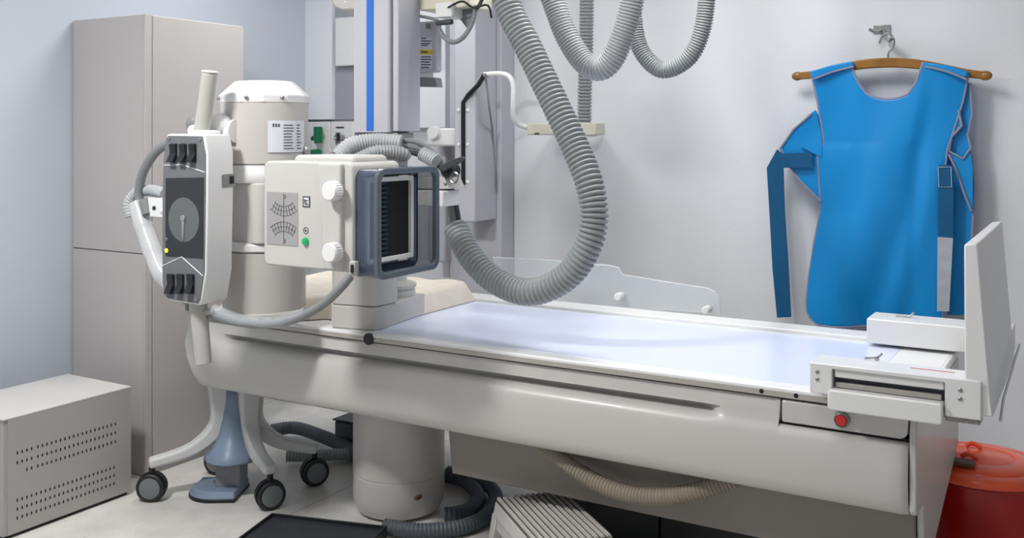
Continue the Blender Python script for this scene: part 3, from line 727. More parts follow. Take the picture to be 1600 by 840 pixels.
hose('rubber_tube', [(272, 450, 2.46), (300, 478, 2.42), (345, 497, 2.36), (400, 506, 2.33), (455, 500, 2.31), (500, 478, 2.30), (530, 452, 2.30), (548, 430, 2.32)], 2.3, .0135, 'cable', 'smooth grey rubber tube looping beneath the tube housing to the collimator', pitch=0, cat='tube')
b = MB(); b.tube([at(335, 484, Y=2.35), at(375, 499, Y=2.345), at(430, 503, Y=2.32), at(480, 488, Y=2.31)], .019, 18)
tag(b.build('clear_cover_tube', 'clear'), 'clear plastic sleeve around the lower grey rubber tube', 'sleeve')

# ------------------------------------------------------------------ wall stand (chest bucky) behind
YS = 4.05
ws = thing('wall_stand', 'tall grey vertical x-ray wall stand with a black slot', 'wall stand', (at(745, 300, Y=YS).x, 4.2, 0))
sx0, sx1 = at(702, 300, Y=4.25).x, at(803, 300, Y=4.375).x
zb_ = .0
MB().box(sx0, sx1, 4.25, 4.375, 0, CZ-.01).build('back_column', 'pillar', ws, .006)
cx_0, cx_1 = at(710, 300, Y=YS).x, at(768, 300, Y=4.2).x
cz0, cz1 = at(740, 347, Y=YS).z, at(740, -60, Y=YS).z
MB().box(cx_0, cx_1, YS, 4.25, cz0, 2.45).build('front_cover', 'pillar', ws, .006)
sl = at(724, 200, Y=YS).x
b = MB(); b.tube([at(724, 288, Y=YS-.002), at(724, 160, Y=YS-.002), at(732, 148, Y=YS-.012), at(748, 132, Y=YS-.03), at(758, 115, Y=YS-.05)], .0115, 12, smooth=False)
b.build('black_slot', 'black', ws)
for px in (717, 731):
    for py in (172, 226, 284):
        q = at(px, py, Y=YS); MB().lathe([(.009, .002), (.009, -.004), (.005, -.007), (1e-4, -.007)], (q.x, YS, q.z), 'y', 16).build('bolt', 'white', ws)
hr = MB(); hr.tube([at(760, 116, Y=YS-.05), at(780, 115, Y=YS-.07), at(795, 119, Y=YS-.08), at(802, 133, Y=YS-.08), at(802, 160, Y=YS-.08), at(802, 182, Y=YS-.06), at(810, 194, Y=YS-.02), at(824, 199, Y=YS+.02)], .0125, 14)
hr.build('handrail', 'white', ws)
MB().tube([at(764, 116, Y=YS-.05), at(757, 116, Y=YS-.05)], .015, 14, smooth=False).build('rail_ferrule', 'chrome', ws)
MB().lathe([(.03, 4.04), (.034, 4.05), (.034, 4.07)], (at(677, 200, Y=4.05).x, 0, at(677, 207, Y=4.05).z), 'y', 24).build('side_roller', 'white', ws)
MB().box(at(668, 200, Y=4.08).x, cx_0+.02, 4.07, 4.2, at(690, 228, Y=4.1).z, at(690, 200, Y=4.1).z).build('side_arm', 'white', ws, .01)
MB().box(at(668, 200, Y=4.2).x, sx0+.01, 4.2, 4.36, at(690, 410, Y=4.2).z, at(690, 222, Y=4.2).z).build('side_column', 'pillar', ws, .01)
# thin cord on the stand
b = MB(); b.tube([at(759, 122, Y=4.03), at(764, 165, Y=4.035), at(770, 210, Y=4.20), at(775, 300, Y=4.24)], .005, 8)
b.build('cord', 'cable', ws)

# ivory connector and hanging bowl
ic = thing('ivory_connector_box', 'ivory plastic connector box on the wall under the straight hose', 'connector box', at(885, 200, Y=4.1))
z1_, z0_ = at(885, 192, Y=4.05).z, at(885, 211, Y=4.05).z
MB().box(at(823, 200, Y=4.05).x, at(946, 200, Y=4.15).x, 4.05, 4.15, z0_, z1_).build('body', 'ivory', ic, .006)
q = at(839, 209, Y=4.05); MB().box(q.x-.012, q.x+.012, 4.048, 4.052, q.z-.004, q.z+.005).build('socket', 'cable_dk', ic)
MB().box(at(823, 200, Y=4.1).x+.02, at(900, 200, Y=4.1).x-.02, 4.15, YW, z0_+.01, z1_-.01).build('wall_mount', 'white', ic)
q = at(917, 212, Y=4.1)
MB().lathe([(.075, q.z-.002), (.073, q.z-.02), (.058, q.z-.055), (.03, q.z-.078), (1e-4, q.z-.082)], (q.x, 4.10, 0), 'z', 32).build('bowl', 'white', ic)

# ------------------------------------------------------------------ items at the top right of the column
jb = thing('junction_box', 'ivory junction box with connectors at the top right of the blue striped column', 'junction box', at(700, 10, Y=3.0))
MB().box(at(655, 10, Y=2.98).x, at(732, 10, Y=2.98).x, 2.98, 3.14, at(690, 14, Y=2.98).z, 2.02).build('body', 'ivory', jb, .005)
MB().box(at(680, 10, Y=2.96).x, at(706, 10, Y=2.96).x, 2.96, 3.06, at(690, 27, Y=2.96).z, at(690, 4, Y=2.96).z).build('front_block', 'white', jb, .004)
MB().tube([at(683, 36, Y=2.97), at(706, 34, Y=2.97)], .010, 12, smooth=False).build('grip', 'cable_dk', jb)
MB().tube([at(657, 25, Y=2.99), at(684, 31, Y=2.99)], .006, 8, smooth=False).build('rail', 'chrome', jb)
MB().prism(px_outline([(706, 14), (742, 14), (729, 44)], 3.03), 'y', 3.03, 3.05).build('gusset_plate', 'mgrey', jb, .002)
MB().box(at(700, 10, Y=3.0).x, at(700, 10, Y=3.0).x+.05, 3.0, 3.08, 2.0, 2.69).build('drop_rod', 'white', jb, .003)
b = MB(); b.tube([at(686, 45, Y=2.96), at(694, 58, Y=2.96), at(708, 66, Y=2.96), at(724, 58, Y=2.98), at(738, 35, Y=3.0), at(744, 8, Y=3.0)], .009, 12, pitch=.008, depth=.08)
tag(b.build('signal_cable', 'cable', ang=75), 'short grey cable looping under the ivory junction box', 'cable')
b = MB(); b.tube([at(700, 12, Y=2.95), at(722, 2, Y=2.95), at(740, 12, Y=2.97), at(762, 8, Y=3.0), at(768, 28, Y=3.02)], .004, 8)
tag(b.build('thin_wire', 'black'), 'thin black wire arching right of the ivory junction box', 'wire')
b = MB(); b.tube([at(745, 14, Y=3.0), at(752, 2, Y=3.0), at(756, -14, Y=3.0)], .007, 10); tag(b.build('dark_cable', 'cable_dk'), 'short dark cable rising beside the thick hanging hose', 'cable')
pl = thing('hanging_label_plate', 'grey plate with a yellow warning label hanging right of the column', 'label plate', at(670, 70, Y=3.06))
Yp = 3.06
a_, b2 = at(640, 70, Y=Yp).x, at(683, 70, Y=Yp).x; zt1, zt0 = at(670, 33, Y=Yp).z, at(670, 113, Y=Yp).z
MB().prism(rrect(a_, b2, zt0, zt1, .012), 'y', Yp, Yp+.03).build('plate', 'pillar', pl, .002)
MB().prism(px_outline([(640, 58), (675, 60), (675, 106), (640, 106)], Yp), 'y', Yp-.001, Yp+.001).build('paper_label', 'label', pl)
MB().prism(px_outline([(640, 77), (676, 78), (676, 85), (640, 84)], Yp), 'y', Yp-.002, Yp).build('yellow_strip', 'yellow', pl, label='yellow warning strip')
b = MB()
for py, l in ((59, 666), (63, 674), (67, 672), (70, 668), (88, 673), (92, 674), (96, 672), (100, 673), (104, 670)):
    b.prism(px_outline([(658, py), (l, py+.3), (l, py+1.9), (658, py+1.6)], Yp-.0012), 'y', Yp-.0018, Yp-.001)
b.prism(px_outline([(658, 80), (668, 80.4), (668, 82.6), (658, 82.2)], Yp-.002), 'y', Yp-.0028, Yp-.002)
b.build('label_print', 'ink', pl)
MB().prism(px_outline([(640, 120), (680, 121), (683, 136), (640, 135)], Yp), 'y', Yp, Yp+.04).build('lower_block', 'mgrey', pl, .002)
MB().box(at(650, 115, Y=Yp).x, at(672, 115, Y=Yp).x, Yp+.005, Yp+.02, at(670, 122, Y=Yp).z, zt0+.002).build('link', 'white', pl)
MB().box(cx2, at(665, 40, Y=Yp).x+.02, 3.03, 3.07, zt1-.03, zt1-.01).build('hook_arm', 'chrome', pl)
# rounded unit at the top left of the column
q = at(540, 0, Y=3.5); lo = at(540, 18, Y=3.5)
b = MB(); pts_ = [(512, -60), (515, 0), (522, 12), (534, 18), (552, 17), (575, 17), (575, -60)]
b.prism(px_outline(pts_, 3.5), 'y', 3.5, 3.68)
cm = thing('ceiling_monitor', 'rounded grey-beige unit hanging at the top left of the striped column', 'monitor', (q.x, 3.6, 2.69))
b.build('casing', 'beige', cm, .012, seg=3)
MB().box(q.x-.02, q.x+.03, 3.56, 3.62, at(540, -60, Y=3.5).z-.02, 2.69).build('ceiling_rod', 'white', cm, .003)
b = MB()
for k in range(3): 
    q = at(538+k*.5, 3+k*4, Y=3.5); b.box(q.x, q.x+.012, 3.4985, 3.5, q.z-.003, q.z+.002)
b.build('casing_print', 'label', cm)

# ------------------------------------------------------------------ medical gas outlets
YG = YW
gp = thing('gas_outlet_panel', 'white wall panel with two medical gas outlets behind the tube housing', 'outlet panel', at(515, 215, Y=YG))
ga, gm, gb = at(478, 215, Y=YG-.05).x, at(515, 215, Y=YG-.05).x, at(551, 215, Y=YG-.05).x; gz1, gz0 = at(515, 190, Y=YG-.05).z, at(515, 246, Y=YG-.05).z
MB().box(ga, gb, YG-.03, YG, gz0-.01, gz1+.008).build('back_rail', 'mgrey', gp, .003)
for i, (a_, b2) in enumerate(((ga, gm-.003), (gm+.003, gb))):
    p_ = MB().box(a_, b2, YG-.045, YG-.028, gz0, gz1).build('outlet_plate', 'white', gp, .004)
q = at(531, 199, Y=YG-.046); b = MB()
for k in range(7): b.box(q.x-.028+k*.0085, q.x-.022+k*.0085, YG-.047, YG-.045, q.z-.005, q.z+.005)
b.build('outlet_text', 'ink', gp)
fl = thing('oxygen_flowmeter', 'green oxygen flowmeter plugged into the left wall gas outlet', 'flowmeter', at(497, 220, Y=YG-.08))
q = at(497, 200, Y=YG-.09)
b = MB(); b.cyl((q.x, YG-.09, 0), .026, q.z-.085, q.z+.008, 'z', ch=.004); b.build('knob_body', 'green', fl)
b = MB(); b.cyl((q.x-.02, YG-.10, 0), .018, q.z-.125, q.z-.07, 'z'); b.build('clear_tube', 'clear2', fl)
b = MB(); b.cyl((q.x-.015, YG-.09, 0), .032, q.z-.165, q.z-.12, 'z', ch=.005); b.build('humidifier_cap', 'green', fl)
b = MB(); b.cyl((q.x, 0, q.z-.04), .014, YG-.075, YG-.045, 'y'); b.build('plug', 'chrome', fl)
b = MB(); b.sphere((q.x-.03, YG-.095, q.z-.06), .016); b.build('gauge', 'black', fl)
vr = thing('vacuum_regulator', 'small grey vacuum regulator with a thin white tube on the right gas outlet', 'regulator', at(530, 218, Y=YG-.08))
q = at(529, 215, Y=YG-.08)
b = MB(); b.cyl((q.x, YG-.085, 0), .014, q.z-.04, q.z+.03, 'z', ch=.003); b.cyl((q.x, 0, q.z), .018, YG-.10, YG-.045, 'y'); b.build('valve', 'steel', vr)
b = MB(); b.cyl((q.x+.015, YG-.1, 0), .010, q.z-.02, q.z+.025, 'z'); b.build('adjust_knob', 'black', vr)
b = MB(); b.tube([(q.x, YG-.10, q.z+.0), (q.x-.035, YG-.10, q.z-.01), (q.x-.048, YG-.10, q.z-.05), (q.x-.03, YG-.10, q.z-.09), (q.x-.02, YG-.08, q.z-.12)], .0035, 8); b.build('tubing', 'white', vr)

# ------------------------------------------------------------------ clear acrylic panel behind the table
YA = 3.70
ac = thing('acrylic_guard', 'low clear acrylic guard rail behind the far edge of the table', 'guard panel', at(950, 450, Y=YA))
oa = [(770, 470), (770, 402), (870, 407), (905, 412), (950, 414), (966, 418), (973, 429), (1040, 440), (1105, 450), (1118, 456), (1124, 470), (1126, 490)]
MB().prism(px_outline(oa, YA), 'y', YA, YA+.012).build('clear_sheet', 'clear', ac, .002)
MB().tube([at(a_, b2, Y=YA+.004) for a_, b2 in oa[1:]], .0035, 6, smooth=False).build('sheet_edge', 'clear2', ac)
for px, py in ((972, 461), (1108, 482)):
    q = at(px, py, Y=YA); MB().lathe([(.012, -.05), (.015, -.046), (.015, -.004), (.012, 0)], (q.x, YA, q.z), 'y', 18).build('standoff', 'white', ac)
MB().box(at(770, 470, Y=YA).x, at(1126, 480, Y=YA).x, YB, YA+.02, .70, .735).build('mounting_bar', 'white', ac, .003)

# ------------------------------------------------------------------ lead apron on its hanger
YH = 4.30
hk = thing('wall_hook', 'small chrome wall hook above the blue apron', 'hook', at(1378, 46, Y=YW))
q = at(1378, 46, Y=YW-.004); MB().box(q.x-.035, q.x+.035, YW-.006, YW, q.z-.018, q.z+.018).build('plate', 'chrome', hk, .002)
b = MB(); b.tube([at(1378, 48, Y=YW-.005), at(1368, 50, Y=YW-.05), at(1359, 46, Y=YW-.08)], .007, 10); b.build('left_prong', 'chrome', hk)
b = MB(); b.tube([at(1380, 48, Y=YW-.005), at(1384, 60, Y=YW-.05), at(1390, 64, Y=YW-.08), at(1394, 58, Y=YW-.095)], .007, 10); b.build('right_prong', 'chrome', hk)
hg = thing('clothes_hanger', 'curved varnished wooden hanger holding the blue apron', 'hanger', at(1388, 100, Y=YH))
hpts = [at(a_, b2, Y=YH) for a_, b2 in ((1246, 119), (1275, 116), (1310, 108), (1345, 101), (1388, 98), (1430, 100), (1468, 106), (1508, 114), (1540, 118))]
b = MB(); pth = catmull(hpts, .02)
b.bar(pth, [.022]*len(pth), [.030+.010*math.sin(PI*i/(len(pth)-1)) for i in range(len(pth))], (0, 1, 0))
b.sphere(hpts[0], .019, sc=(1.3, .7, 1)); b.sphere(hpts[-1], .019, sc=(1.3, .7, 1)); b.build('wooden_bar', 'wood', hg, .006)
b = MB(); b.tube([at(1388, 98, Y=YH), at(1388, 82, Y=YH), at(1395, 76, Y=YH-.003), at(1397, 62, Y=YH-.006), at(1388, 52, Y=YH-.006), at(1378, 57, Y=YH-.003), at(1374, 68, Y=YH)], .0045, 8); b.build('hook_wire', 'chrome', hg)

la = thing('lead_apron', 'bright blue lead apron with grey piping hanging on the wooden hanger', 'apron', at(1390, 300, Y=YH))
def interp(tbl, t):
    if t <= tbl[0][0]: return tbl[0][1]
    for (a0, v0), (a1, v1) in zip(tbl, tbl[1:]):
        if t <= a1: return v0+(v1-v0)*(t-a0)/(a1-a0)
    return tbl[-1][1]
Lt = [(96, 1268), (120, 1268), (160, 1277), (205, 1284), (222, 1286), (232, 1279), (242, 1276), (310, 1280), (330, 1280), (380, 1270), (430, 1262), (470, 1258), (490, 1259), (510, 1263)]
Rt = [(96, 1512), (120, 1512), (160, 1504), (205, 1490), (235, 1480), (280, 1476), (400, 1472), (510, 1474)]
def topc(u):
    px = 1268+(1512-1268)*u
    if px < 1330: return 118-(px-1268)/62*20
    if px > 1444: return 98+(px-1444)/68*18
    if px < 1352: return interp([(1330, 98), (1337, 118), (1343, 132), (1352, 145)], px)
    if px > 1424: return interp([(1424, 143), (1432, 132), (1438, 115), (1444, 98)], px)
    return 145+10*math.sin((px-1352)/72*PI)**.7
def botc(u): return 488+18*min(1, u/.07)**.5 if u < .07 else 506+2*math.sin(u*4)
def fold(u, v):
    f = .020*math.sin(u*9+v*3.0)*v+.018*math.sin((u-.55)*7)*v*v+.010*math.sin(u*5+2)+.010*math.exp(-((u-.78)/.06)**2)*math.sin(v*PI)
    f += -.022*math.sin(PI*u)**.8-.030*math.exp(-((u+.55*v-1.15)/.12)**2)*v + .020*math.exp(-((u-.35*v-.05)/.09)**2)*v*v + .008*math.sin(v*5+u*4)*math.sin(PI*u)
    return f
def apf(off):
    def f(u, v):
        py = topc(u)*(1-v)+botc(u)*v; l = interp(Lt, py); r = interp(Rt, py); px = l+(r-l)*u
        y = YH-.035+fold(u, v)+off
        q = at(px, py, Y=YH-.035); return (q.x, y, q.z)
    return f
def cloth(name, fn, nu, nv, m, parent, thick=.006, label=None):
    b = MB(); b.grid(fn, nu, nv); o = b.build(name, m, parent, ang=180, label=label)
    s_ = o.modifiers.new('solid', 'SOLIDIFY'); s_.thickness = thick; s_.offset = 0; return o
front = cloth('front_panel', apf(0), 96, 90, 'apron', la, .008)
fn = apf(-.001)
def edgepath(us): return [Vector(fn(u, v)) for u, v in us]
N = 60
paths = {'left': [(0, k/N) for k in range(N+1)], 'right': [(1, k/N) for k in range(N+1)], 'bottom': [(k/N, 1) for k in range(N+1)], 'neck': [(.254+.467*k/N, 0) for k in range(N+1)]}
pb = MB()
for k_, us in paths.items(): pb.tube(edgepath(us), .0052, 8, smooth=False)
pb.build('edge_piping', 'piping', front)
# shoulder flaps folded over the hanger
for pts in ([(1266, 112), (1300, 102), (1332, 96), (1335, 104), (1300, 113), (1270, 124)], [(1442, 97), (1480, 102), (1514, 112), (1510, 123), (1478, 112), (1446, 104)]):
    b = MB(); b.prism(px_outline(pts, YH-.045), 'y', YH-.060, YH+.02); b.build('shoulder_strap', 'apron', la, .006)
for pts in (((1270, 124), (1302, 112), (1334, 104)), ((1446, 104), (1480, 112), (1510, 124))):
    b = MB(); b.tube([at(a_, b2, Y=YH-.063) for a_, b2 in pts], .0045, 8); b.build('shoulder_piping', 'piping', la)
# back wings seen either side
def flap(name, pts, Y, m, parent, wave=.01, seed=0, pipe=None, th_=.006):
    xs_ = [(p.x, p.z) for p in (at(a_, b2, Y=Y) for a_, b2 in pts)]
    b = MB(); b.prism(xs_, 'y', Y, Y+th_)
    o = b.build(name, m, parent, flat=False)
    if pipe: 
        b = MB(); b.tube([at(a_, b2, Y=Y-.003) for a_, b2 in pipe], .005, 8, smooth=False); b.build('piping', 'piping', o)
    return o
flap('left_wing', [(1274, 172), (1262, 180), (1240, 202), (1221, 231), (1228, 250), (1250, 280), (1270, 305), (1282, 314), (1290, 300), (1292, 200)], YH-.015, 'apron', la, pipe=[(1268, 178), (1240, 202), (1219, 232), (1228, 252), (1250, 282), (1282, 314)])
flap('left_wing_fold', [(1258, 205), (1276, 178), (1284, 210), (1284, 245), (1272, 240), (1250, 228)], YH-.030, 'apron', la)
flap('right_wing', [(1504, 125), (1515, 130), (1519, 180), (1512, 210), (1518, 230), (1524, 290), (1521, 350), (1518, 420), (1514, 492), (1480, 492), (1478, 240), (1492, 200)], YH-.015, 'apron', la, pipe=[(1516, 130), (1519, 180), (1512, 210), (1518, 235), (1523, 290), (1520, 350), (1516, 420), (1513, 490)])
flap('right_wing_fold', [(1497, 172), (1504, 196), (1488, 214), (1482, 236), (1504, 248), (1516, 232), (1520, 262), (1520, 335), (1505, 300), (1492, 262), (1478, 240), (1480, 210)], YH-.035, 'apron', la, pipe=[(1498, 172), (1503, 196), (1487, 214), (1483, 236), (1505, 248), (1516, 232)])
b = MB(); b.tube([at(a_, b2, Y=YH-.04) for a_, b2 in ((1482, 240), (1494, 265), (1506, 300), (1518, 330))], .005, 8); b.build('wing_piping', 'piping', la)
flap('left_belt', [(1214, 233), (1222, 240), (1268, 238), (1271, 262), (1240, 262), (1224, 262), (1226, 330), (1231, 400), (1236, 495), (1214, 496), (1207, 420), (1202, 330), (1198, 262)], YH-.040, 'bluedk', la)
flap('right_belt', [(1466, 258), (1488, 258), (1490, 300), (1489, 372), (1466, 370)], YH-.075, 'bluedk', la)
flap('belt_end', [(1465, 370), (1489, 372), (1483, 486), (1464, 486)], YH-.080, 'grey_web', la)
b = MB(); b.tube([at(a_, b2, Y=YH-.078) for a_, b2 in ((1466, 261), (1486, 261), (1487, 292), (1467, 292), (1466, 261))], .0012, 6, smooth=False); b.build('belt_stitching', 'label', la)

# ------------------------------------------------------------------ red bin
BC = Vector((-0.345, 3.69, 0)); BR = .213
bn = thing('waste_bin', 'dark red plastic waste bin with an orange lid right of the table end', 'bin', BC)
MB().lathe([(.185, 0), (.19, .01), (BR-.010, 0.310), (BR-.002, 0.315), (BR-.002, 0.325)], BC, 'z', 56).build('bin_body', 'binred', bn)
lid = MB().lathe([(BR+.004, 0.318), (BR+.01, 0.322), (BR+.01, 0.336), (BR, 0.346), (BR-.03, 0.351), (BR-.035, 0.346), (BR-.045, 0.346), (BR-.05, 0.354), (BR-.11, 0.364), (BR-.115, 0.361), (BR-.12, 0.364), (1e-4, 0.370)], BC, 'z', 64).build('bin_lid', 'orange', bn, ang=50)
for k in (-1, 1):
    b = MB(); q = BC+Vector((-.035, k*.012, 0.370)); b.tube([q+Vector((-.02, k*.05, 0)), q+Vector((.0, k*.055, .012)), q+Vector((.03, k*.05, 0))], .008, 8); b.build('lid_lug', 'orange', lid)
q = at(1508, 722, z=0.372); MB().box(q.x-.035, q.x+.03, q.y-.025, q.y+.025, 0.365, 0.377).build('lid_tag', 'tag', lid, .002, label='small brown tag on the lid')

# ------------------------------------------------------------------ mobile stand with casters
SC = Vector((-3.03, 2.91, 0)); U = Vector((R.x, R.y, 0)); V = Vector((-F.x, -F.y, 0))     # U = rightward, V = towards the viewer side
ms = thing('mobile_stand', 'white and blue wheeled stand base under the head end of the table', 'trolley stand', SC)
def loc(a_, b2, z): return SC+U*a_+V*b2+Vector((0, 0, z))
TL = Matrix(((U.x, -V.x, 0, SC.x), (U.y, -V.y, 0, SC.y), (0, 0, 1, 0), (0, 0, 0, 1)))   # local x=U, y=-V
b = MB(); b.prism([(-.052, .452), (.058, .452), (.066, .30), (.075, .20), (.06, .14), (-.06, .14), (-.075, .20), (-.055, .30)], 'y', -.045, .06); b.build('column', 'standw', ms, .012, T=TL, seg=3)
# blue front fairing, flaring towards the floor
fp = [(.036, .455), (.037, .36), (.040, .30), (.050, .245), (.072, .20), (.100, .172), (.104, .150), (.085, .135)]
out = [(x+.006, z) for x, z in fp]+[(-x+.004, z) for x, z in fp[::-1]]
nf = len(fp); vs = []; fs = []; nu = 8
for i, (hx, z) in enumerate(fp):
    bulge = [.012, .013, .018, .03, .05, .07, .072, .05][i]
    for j in range(nu+1):
        t = -1+2*j/nu; vs.append((hx*t+.004, -.050-bulge*(1-t*t)-[.0, .0, .004, .012, .025, .04, .042, .03][i], z))
for i in range(nf-1):
    for j in range(nu): fs.append((i*(nu+1)+j, i*(nu+1)+j+1, (i+1)*(nu+1)+j+1, (i+1)*(nu+1)+j))
b = MB(); b.add(vs, fs); o = b.build('blue_fairing', 'mblue', ms, T=TL, ang=60)
sm = o.modifiers.new('solid', 'SOLIDIFY'); sm.thickness = .02; sm.offset = 1
b = MB(); b.box(-.055, .045, -.085, .03, .038, .145); b.build('lower_post', 'mgrey', ms, .004, T=TL)
def foot(n=14):
    pts = [(-.115+.0, -.03)]
    for k in range(n+1):
        t = PI+PI*k/n*.5; pts.append((-.01+.115*math.cos(t), -.04+.115*math.sin(t)))
    pts += [(.085, -.15), (.095, .04), (-.11, .04)]; return [(x-.045, y) for x, y in pts]
b = MB(); b.prism(foot(), 'z', .012, .040, top=[(x*.9, y*.9) for x, y in foot()]); b.build('blue_foot', 'mblue', ms, .006, T=TL)
b = MB(); b.prism([(x*1.0, y*1.0) for x, y in foot()], 'z', 0, .013); b.build('foot_sole', 'black', ms, .002, T=TL)
legs = [((-.045, .02), (-.305, .125)), ((.055, .02), (.200, .215)), ((.06, -.02), (.325, -.055)), ((-.05, -.04), (-.13, -.20))]
for (sa, sb), (ea, eb) in legs:
    d = (U*(ea-sa)+V*(eb-sb)); side = Vector((-d.y, d.x, 0)).normalized()
    ctrl = [loc(sa, sb, .448), loc(sa+(ea-sa)*.02, sb+(eb-sb)*.02, .30), loc(sa+(ea-sa)*.16, sb+(eb-sb)*.16, .235), loc(sa+(ea-sa)*.42, sb+(eb-sb)*.42, .185), loc(sa+(ea-sa)*.75, sb+(eb-sb)*.75, .160), loc(ea, eb, .148)]
    pth = catmull(ctrl, .025); n = len(pth); b = MB()
    b.bar(pth, [.050+.045*(1-i/(n-1))**1.5 for i in range(n)], [.040+.085*(1-i/(n-1))**2 for i in range(n)], side); b.build('leg', 'standw', ms, .012, seg=3)
    e = loc(ea, eb, 0)-d.normalized()*.012
    ca = MB(); ca.cyl((e.x, e.y, 0), .012, .09, .130)
    co_ = ca.build('caster', 'black', ms)
    wdir = (U*.75+V*.1-(Vector((d.x, d.y, 0)).normalized()*.2)).normalized() if ea < 0 else (U*.8-V*.5).normalized()
    ax = Vector((-wdir.y, wdir.x, 0)); TW = Matrix(((ax.x, wdir.x, 0, e.x), (ax.y, wdir.y, 0, e.y), (0, 0, 1, .055), (0, 0, 0, 1)))
    for s_ in (-1, 1):
        w_ = MB(); w_.lathe([(.046, .0085), (.053, .011), (.055, .015), (.055, .024), (.050, .028), (.044, .028)], (0, 0, 0), 'x', 36, TW @ Matrix.Diagonal((s_, 1, 1, 1))); wo = w_.build('wheel', 'wheel', co_)
        w_ = MB(); w_.lathe([(.0445, .010), (.0445, .0265), (.036, .030), (1e-4, .031)], (0, 0, 0), 'x', 36, TW @ Matrix.Diagonal((s_, 1, 1, 1))); w_.build('wheel_disc', 'hub', co_)
    w_ = MB(); w_.lathe([(.058, -.0075), (.058, .0075)], (0, 0, 0), 'x', 24, TW); w_.build('fork', 'black', co_)

# ------------------------------------------------------------------ floor hoses
def fl_hose(pts, r, m, label, pitch=.014):
    w_ = [at(a_, b2, z=max(r, zz)) for a_, b2, zz in pts]
    b = MB(); b.tube(w_, r, 20, pitch=pitch, depth=.10); tag(b.build('floor_hose', m, ang=75), label, 'hose')
fl_hose([(425, 672, .05), (460, 668, .05), (500, 680, .05), (545, 700, .05), (600, 735, .05)], .030, 'hose_dk', 'dark corrugated floor hose nearest the wall behind the pedestal')
fl_hose([(448, 712, .04), (500, 711, .04), (550, 708, .04), (600, 705, .04)], .026, 'hose', 'grey corrugated floor hose running straight behind the pedestal')
fl_hose([(640, 738, .03), (690, 742, .03), (728, 752, .03), (748, 775, .03), (736, 794, .03), (712, 802, .03), (694, 803, .03)], .028, 'hose_dk', 'inner dark corrugated hose coiled on the floor right of the pedestal')
fl_hose([(700, 738, .05), (748, 748, .05), (774, 772, .03), (768, 800, .03), (725, 822, .03), (660, 829, .03), (600, 822, .03)], .028, 'hose_dk', 'outer dark hose of the floor coil nearest the footstool')
w_ = [at(a_, b2, Y=y_) for a_, b2, y_ in ((840, 690, 2.83), (880, 720, 2.80), (930, 752, 2.79), (985, 772, 2.785), (1040, 775, 2.785), (1095, 765, 2.79), (1150, 745, 2.82))]
b = MB(); b.tube(w_, .027, 20, pitch=.011, depth=.10); tag(b.build('hanging_hose', 'hose_tan', ang=75), 'tan corrugated hose sagging below the front apron of the table', 'hose')
q = at(500, 690, z=.1)
dk = thing('dark_control_case', 'dark low equipment case on the floor behind the pedestal', 'case', (q.x, q.y+.1, 0))
MB().box(q.x-.05, q.x+.35, q.y+.15, q.y+.40, .012, .15).build('case_body', 'slate_dk', dk, .012)
MB().box(q.x-.04, q.x+.34, q.y+.16, q.y+.39, 0, .013).build('case_base', 'black', dk)
MB().box(q.x-.055, q.x+.355, q.y+.145, q.y+.405, .15, .158).build('case_lid', 'black', dk, .003)

# ------------------------------------------------------------------ ribbed footstool
fs_ = thing('footstool', 'grey-white ribbed plastic footstool standing half under the table', 'footstool', (-1.503, 2.847, 0))
ang = math.radians(-40.8); TF = Matrix.Translation((-1.522, 2.822, 0)) @ Matrix.Rotation(ang, 4, 'Z')
L2, W2 = .215, .137
b = MB(); b.prism(rrect(-L2, L2, -W2, W2, .03), 'z', .165, .212, top=rrect(-L2+.008, L2-.008, -W2+.008, W2-.008, .026)); b.build('top', 'cream', fs_, .004, T=TF)
b = MB()
for k in range(12):
    y = -W2+.018+k*.0205; b.prism([(y, .211), (y+.012, .211), (y+.010, .220), (y+.002, .220)], 'x', -L2+.012, L2-.012)
b.build('tread_ribs', 'rib', fs_, T=TF)
b = MB(); b.prism(rrect(-L2+.01, L2-.01, -W2+.01, W2-.01, .02), 'z', .2115, .2135); b.build('tread_base', 'ribdk', fs_, T=TF)
for sx_ in (-1, 1):
    for sy_ in (-1, 1):
        b = MB(); x0_, y0_ = sx_*(L2-.025), sy_*(W2-.022)
        b.prism([(x0_-.022, y0_-.018), (x0_+.022, y0_-.018), (x0_+.022, y0_+.018), (x0_-.022, y0_+.018)], 'z', .168, 0, top=[(x0_*1.12-.017, y0_*1.22-.014), (x0_*1.12+.017, y0_*1.22-.014), (x0_*1.12+.017, y0_*1.22+.014), (x0_*1.12-.017, y0_*1.22+.014)])
        b.build('leg', 'cream', fs_, .004, T=TF)
b = MB()
for sy_ in (-1, 1): b.box(-L2+.03, L2-.03, sy_*(W2-.012)-.004, sy_*(W2-.012)+.004, .12, .168)
for sx_ in (-1, 1): b.box(sx_*(L2-.012)-.004, sx_*(L2-.012)+.004, -W2+.03, W2-.03, .12, .168)
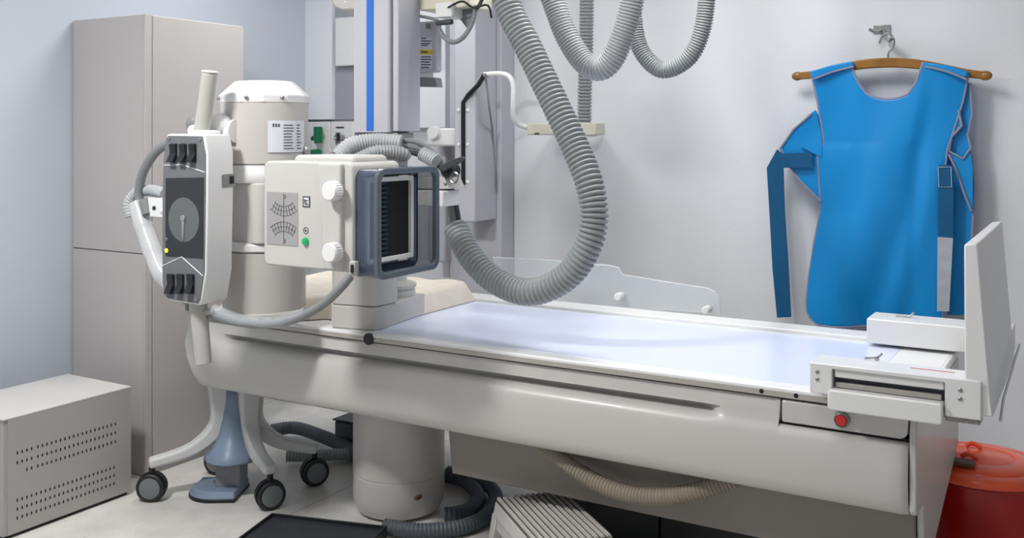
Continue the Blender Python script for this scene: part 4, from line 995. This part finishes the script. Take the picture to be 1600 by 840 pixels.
b.build('skirt', 'cream', fs_, .003, T=TF)

# ------------------------------------------------------------------ black low platform
bp = thing('black_platform', 'low black platform with raised rim on the floor in front of the pedestal', 'platform', (-2.35, 2.55, 0))
TP = Matrix.Translation((-2.623, 2.70, 0)) @ Matrix.Rotation(math.radians(15.3), 4, 'Z')
b = MB(); b.box(0, .455, -.40, 0, .004, .044); b.build('base', 'blackmat', bp, .004, T=TP)
b = MB()
for (x0_, x1_, y0_, y1_) in ((0, .455, -.008, 0), (0, .455, -.40, -.392), (0, .008, -.392, -.008), (.447, .455, -.392, -.008)): b.box(x0_, x1_, y0_, y1_, .04, .054)
b.build('rim', 'black', bp, .002, T=TP)
b = MB()
for x0_ in (.03, .40):
    for y0_ in (-.37, -.05): b.box(x0_, x0_+.025, y0_, y0_+.025, 0, .005)
b.build('rubber_feet', 'black', bp, T=TP)

# ------------------------------------------------------------------ things under and behind the table
qa, qb, qc = at(880, 800, Y=3.15).x, at(1030, 800, Y=3.15).x, at(1400, 800, Y=3.15).x
for a_, b2, lb_ in ((qa, qb-.003, 'black box on the floor just behind the ribbed footstool'), (qb+.003, qc, 'longer black box under the foot end of the table')):
    bc_ = thing('black_floor_box', lb_, 'case', ((a_+b2)/2, 3.25, 0))  # plain black boxes filling the dark area below the table
    MB().box(a_, b2, 3.15, 3.40, .012, .24).build('case_body', 'black', bc_, .006)
    MB().box(a_+.02, b2-.02, 3.17, 3.38, 0, .013).build('case_base', 'blackmatte', bc_)
    MB().box(a_+.08, b2-.08, 3.145, 3.151, .16, .18).build('handle_recess', 'cable_dk', bc_)
wx = at(412, 640, Y=4.0).x; wx2 = at(482, 640, Y=4.0).x
wb = thing('white_storage_box', 'flat white box on the floor by the back wall, seen beneath the table', 'box', ((wx+wx2)/2, 4.1, 0))
MB().box(wx, wx2, 4.0, 4.25, 0, .05).build('box_base', 'white', wb, .003)
MB().box(wx-.005, wx2+.005, 3.995, 4.255, .05, .075).build('box_lid', 'white', wb, .003)
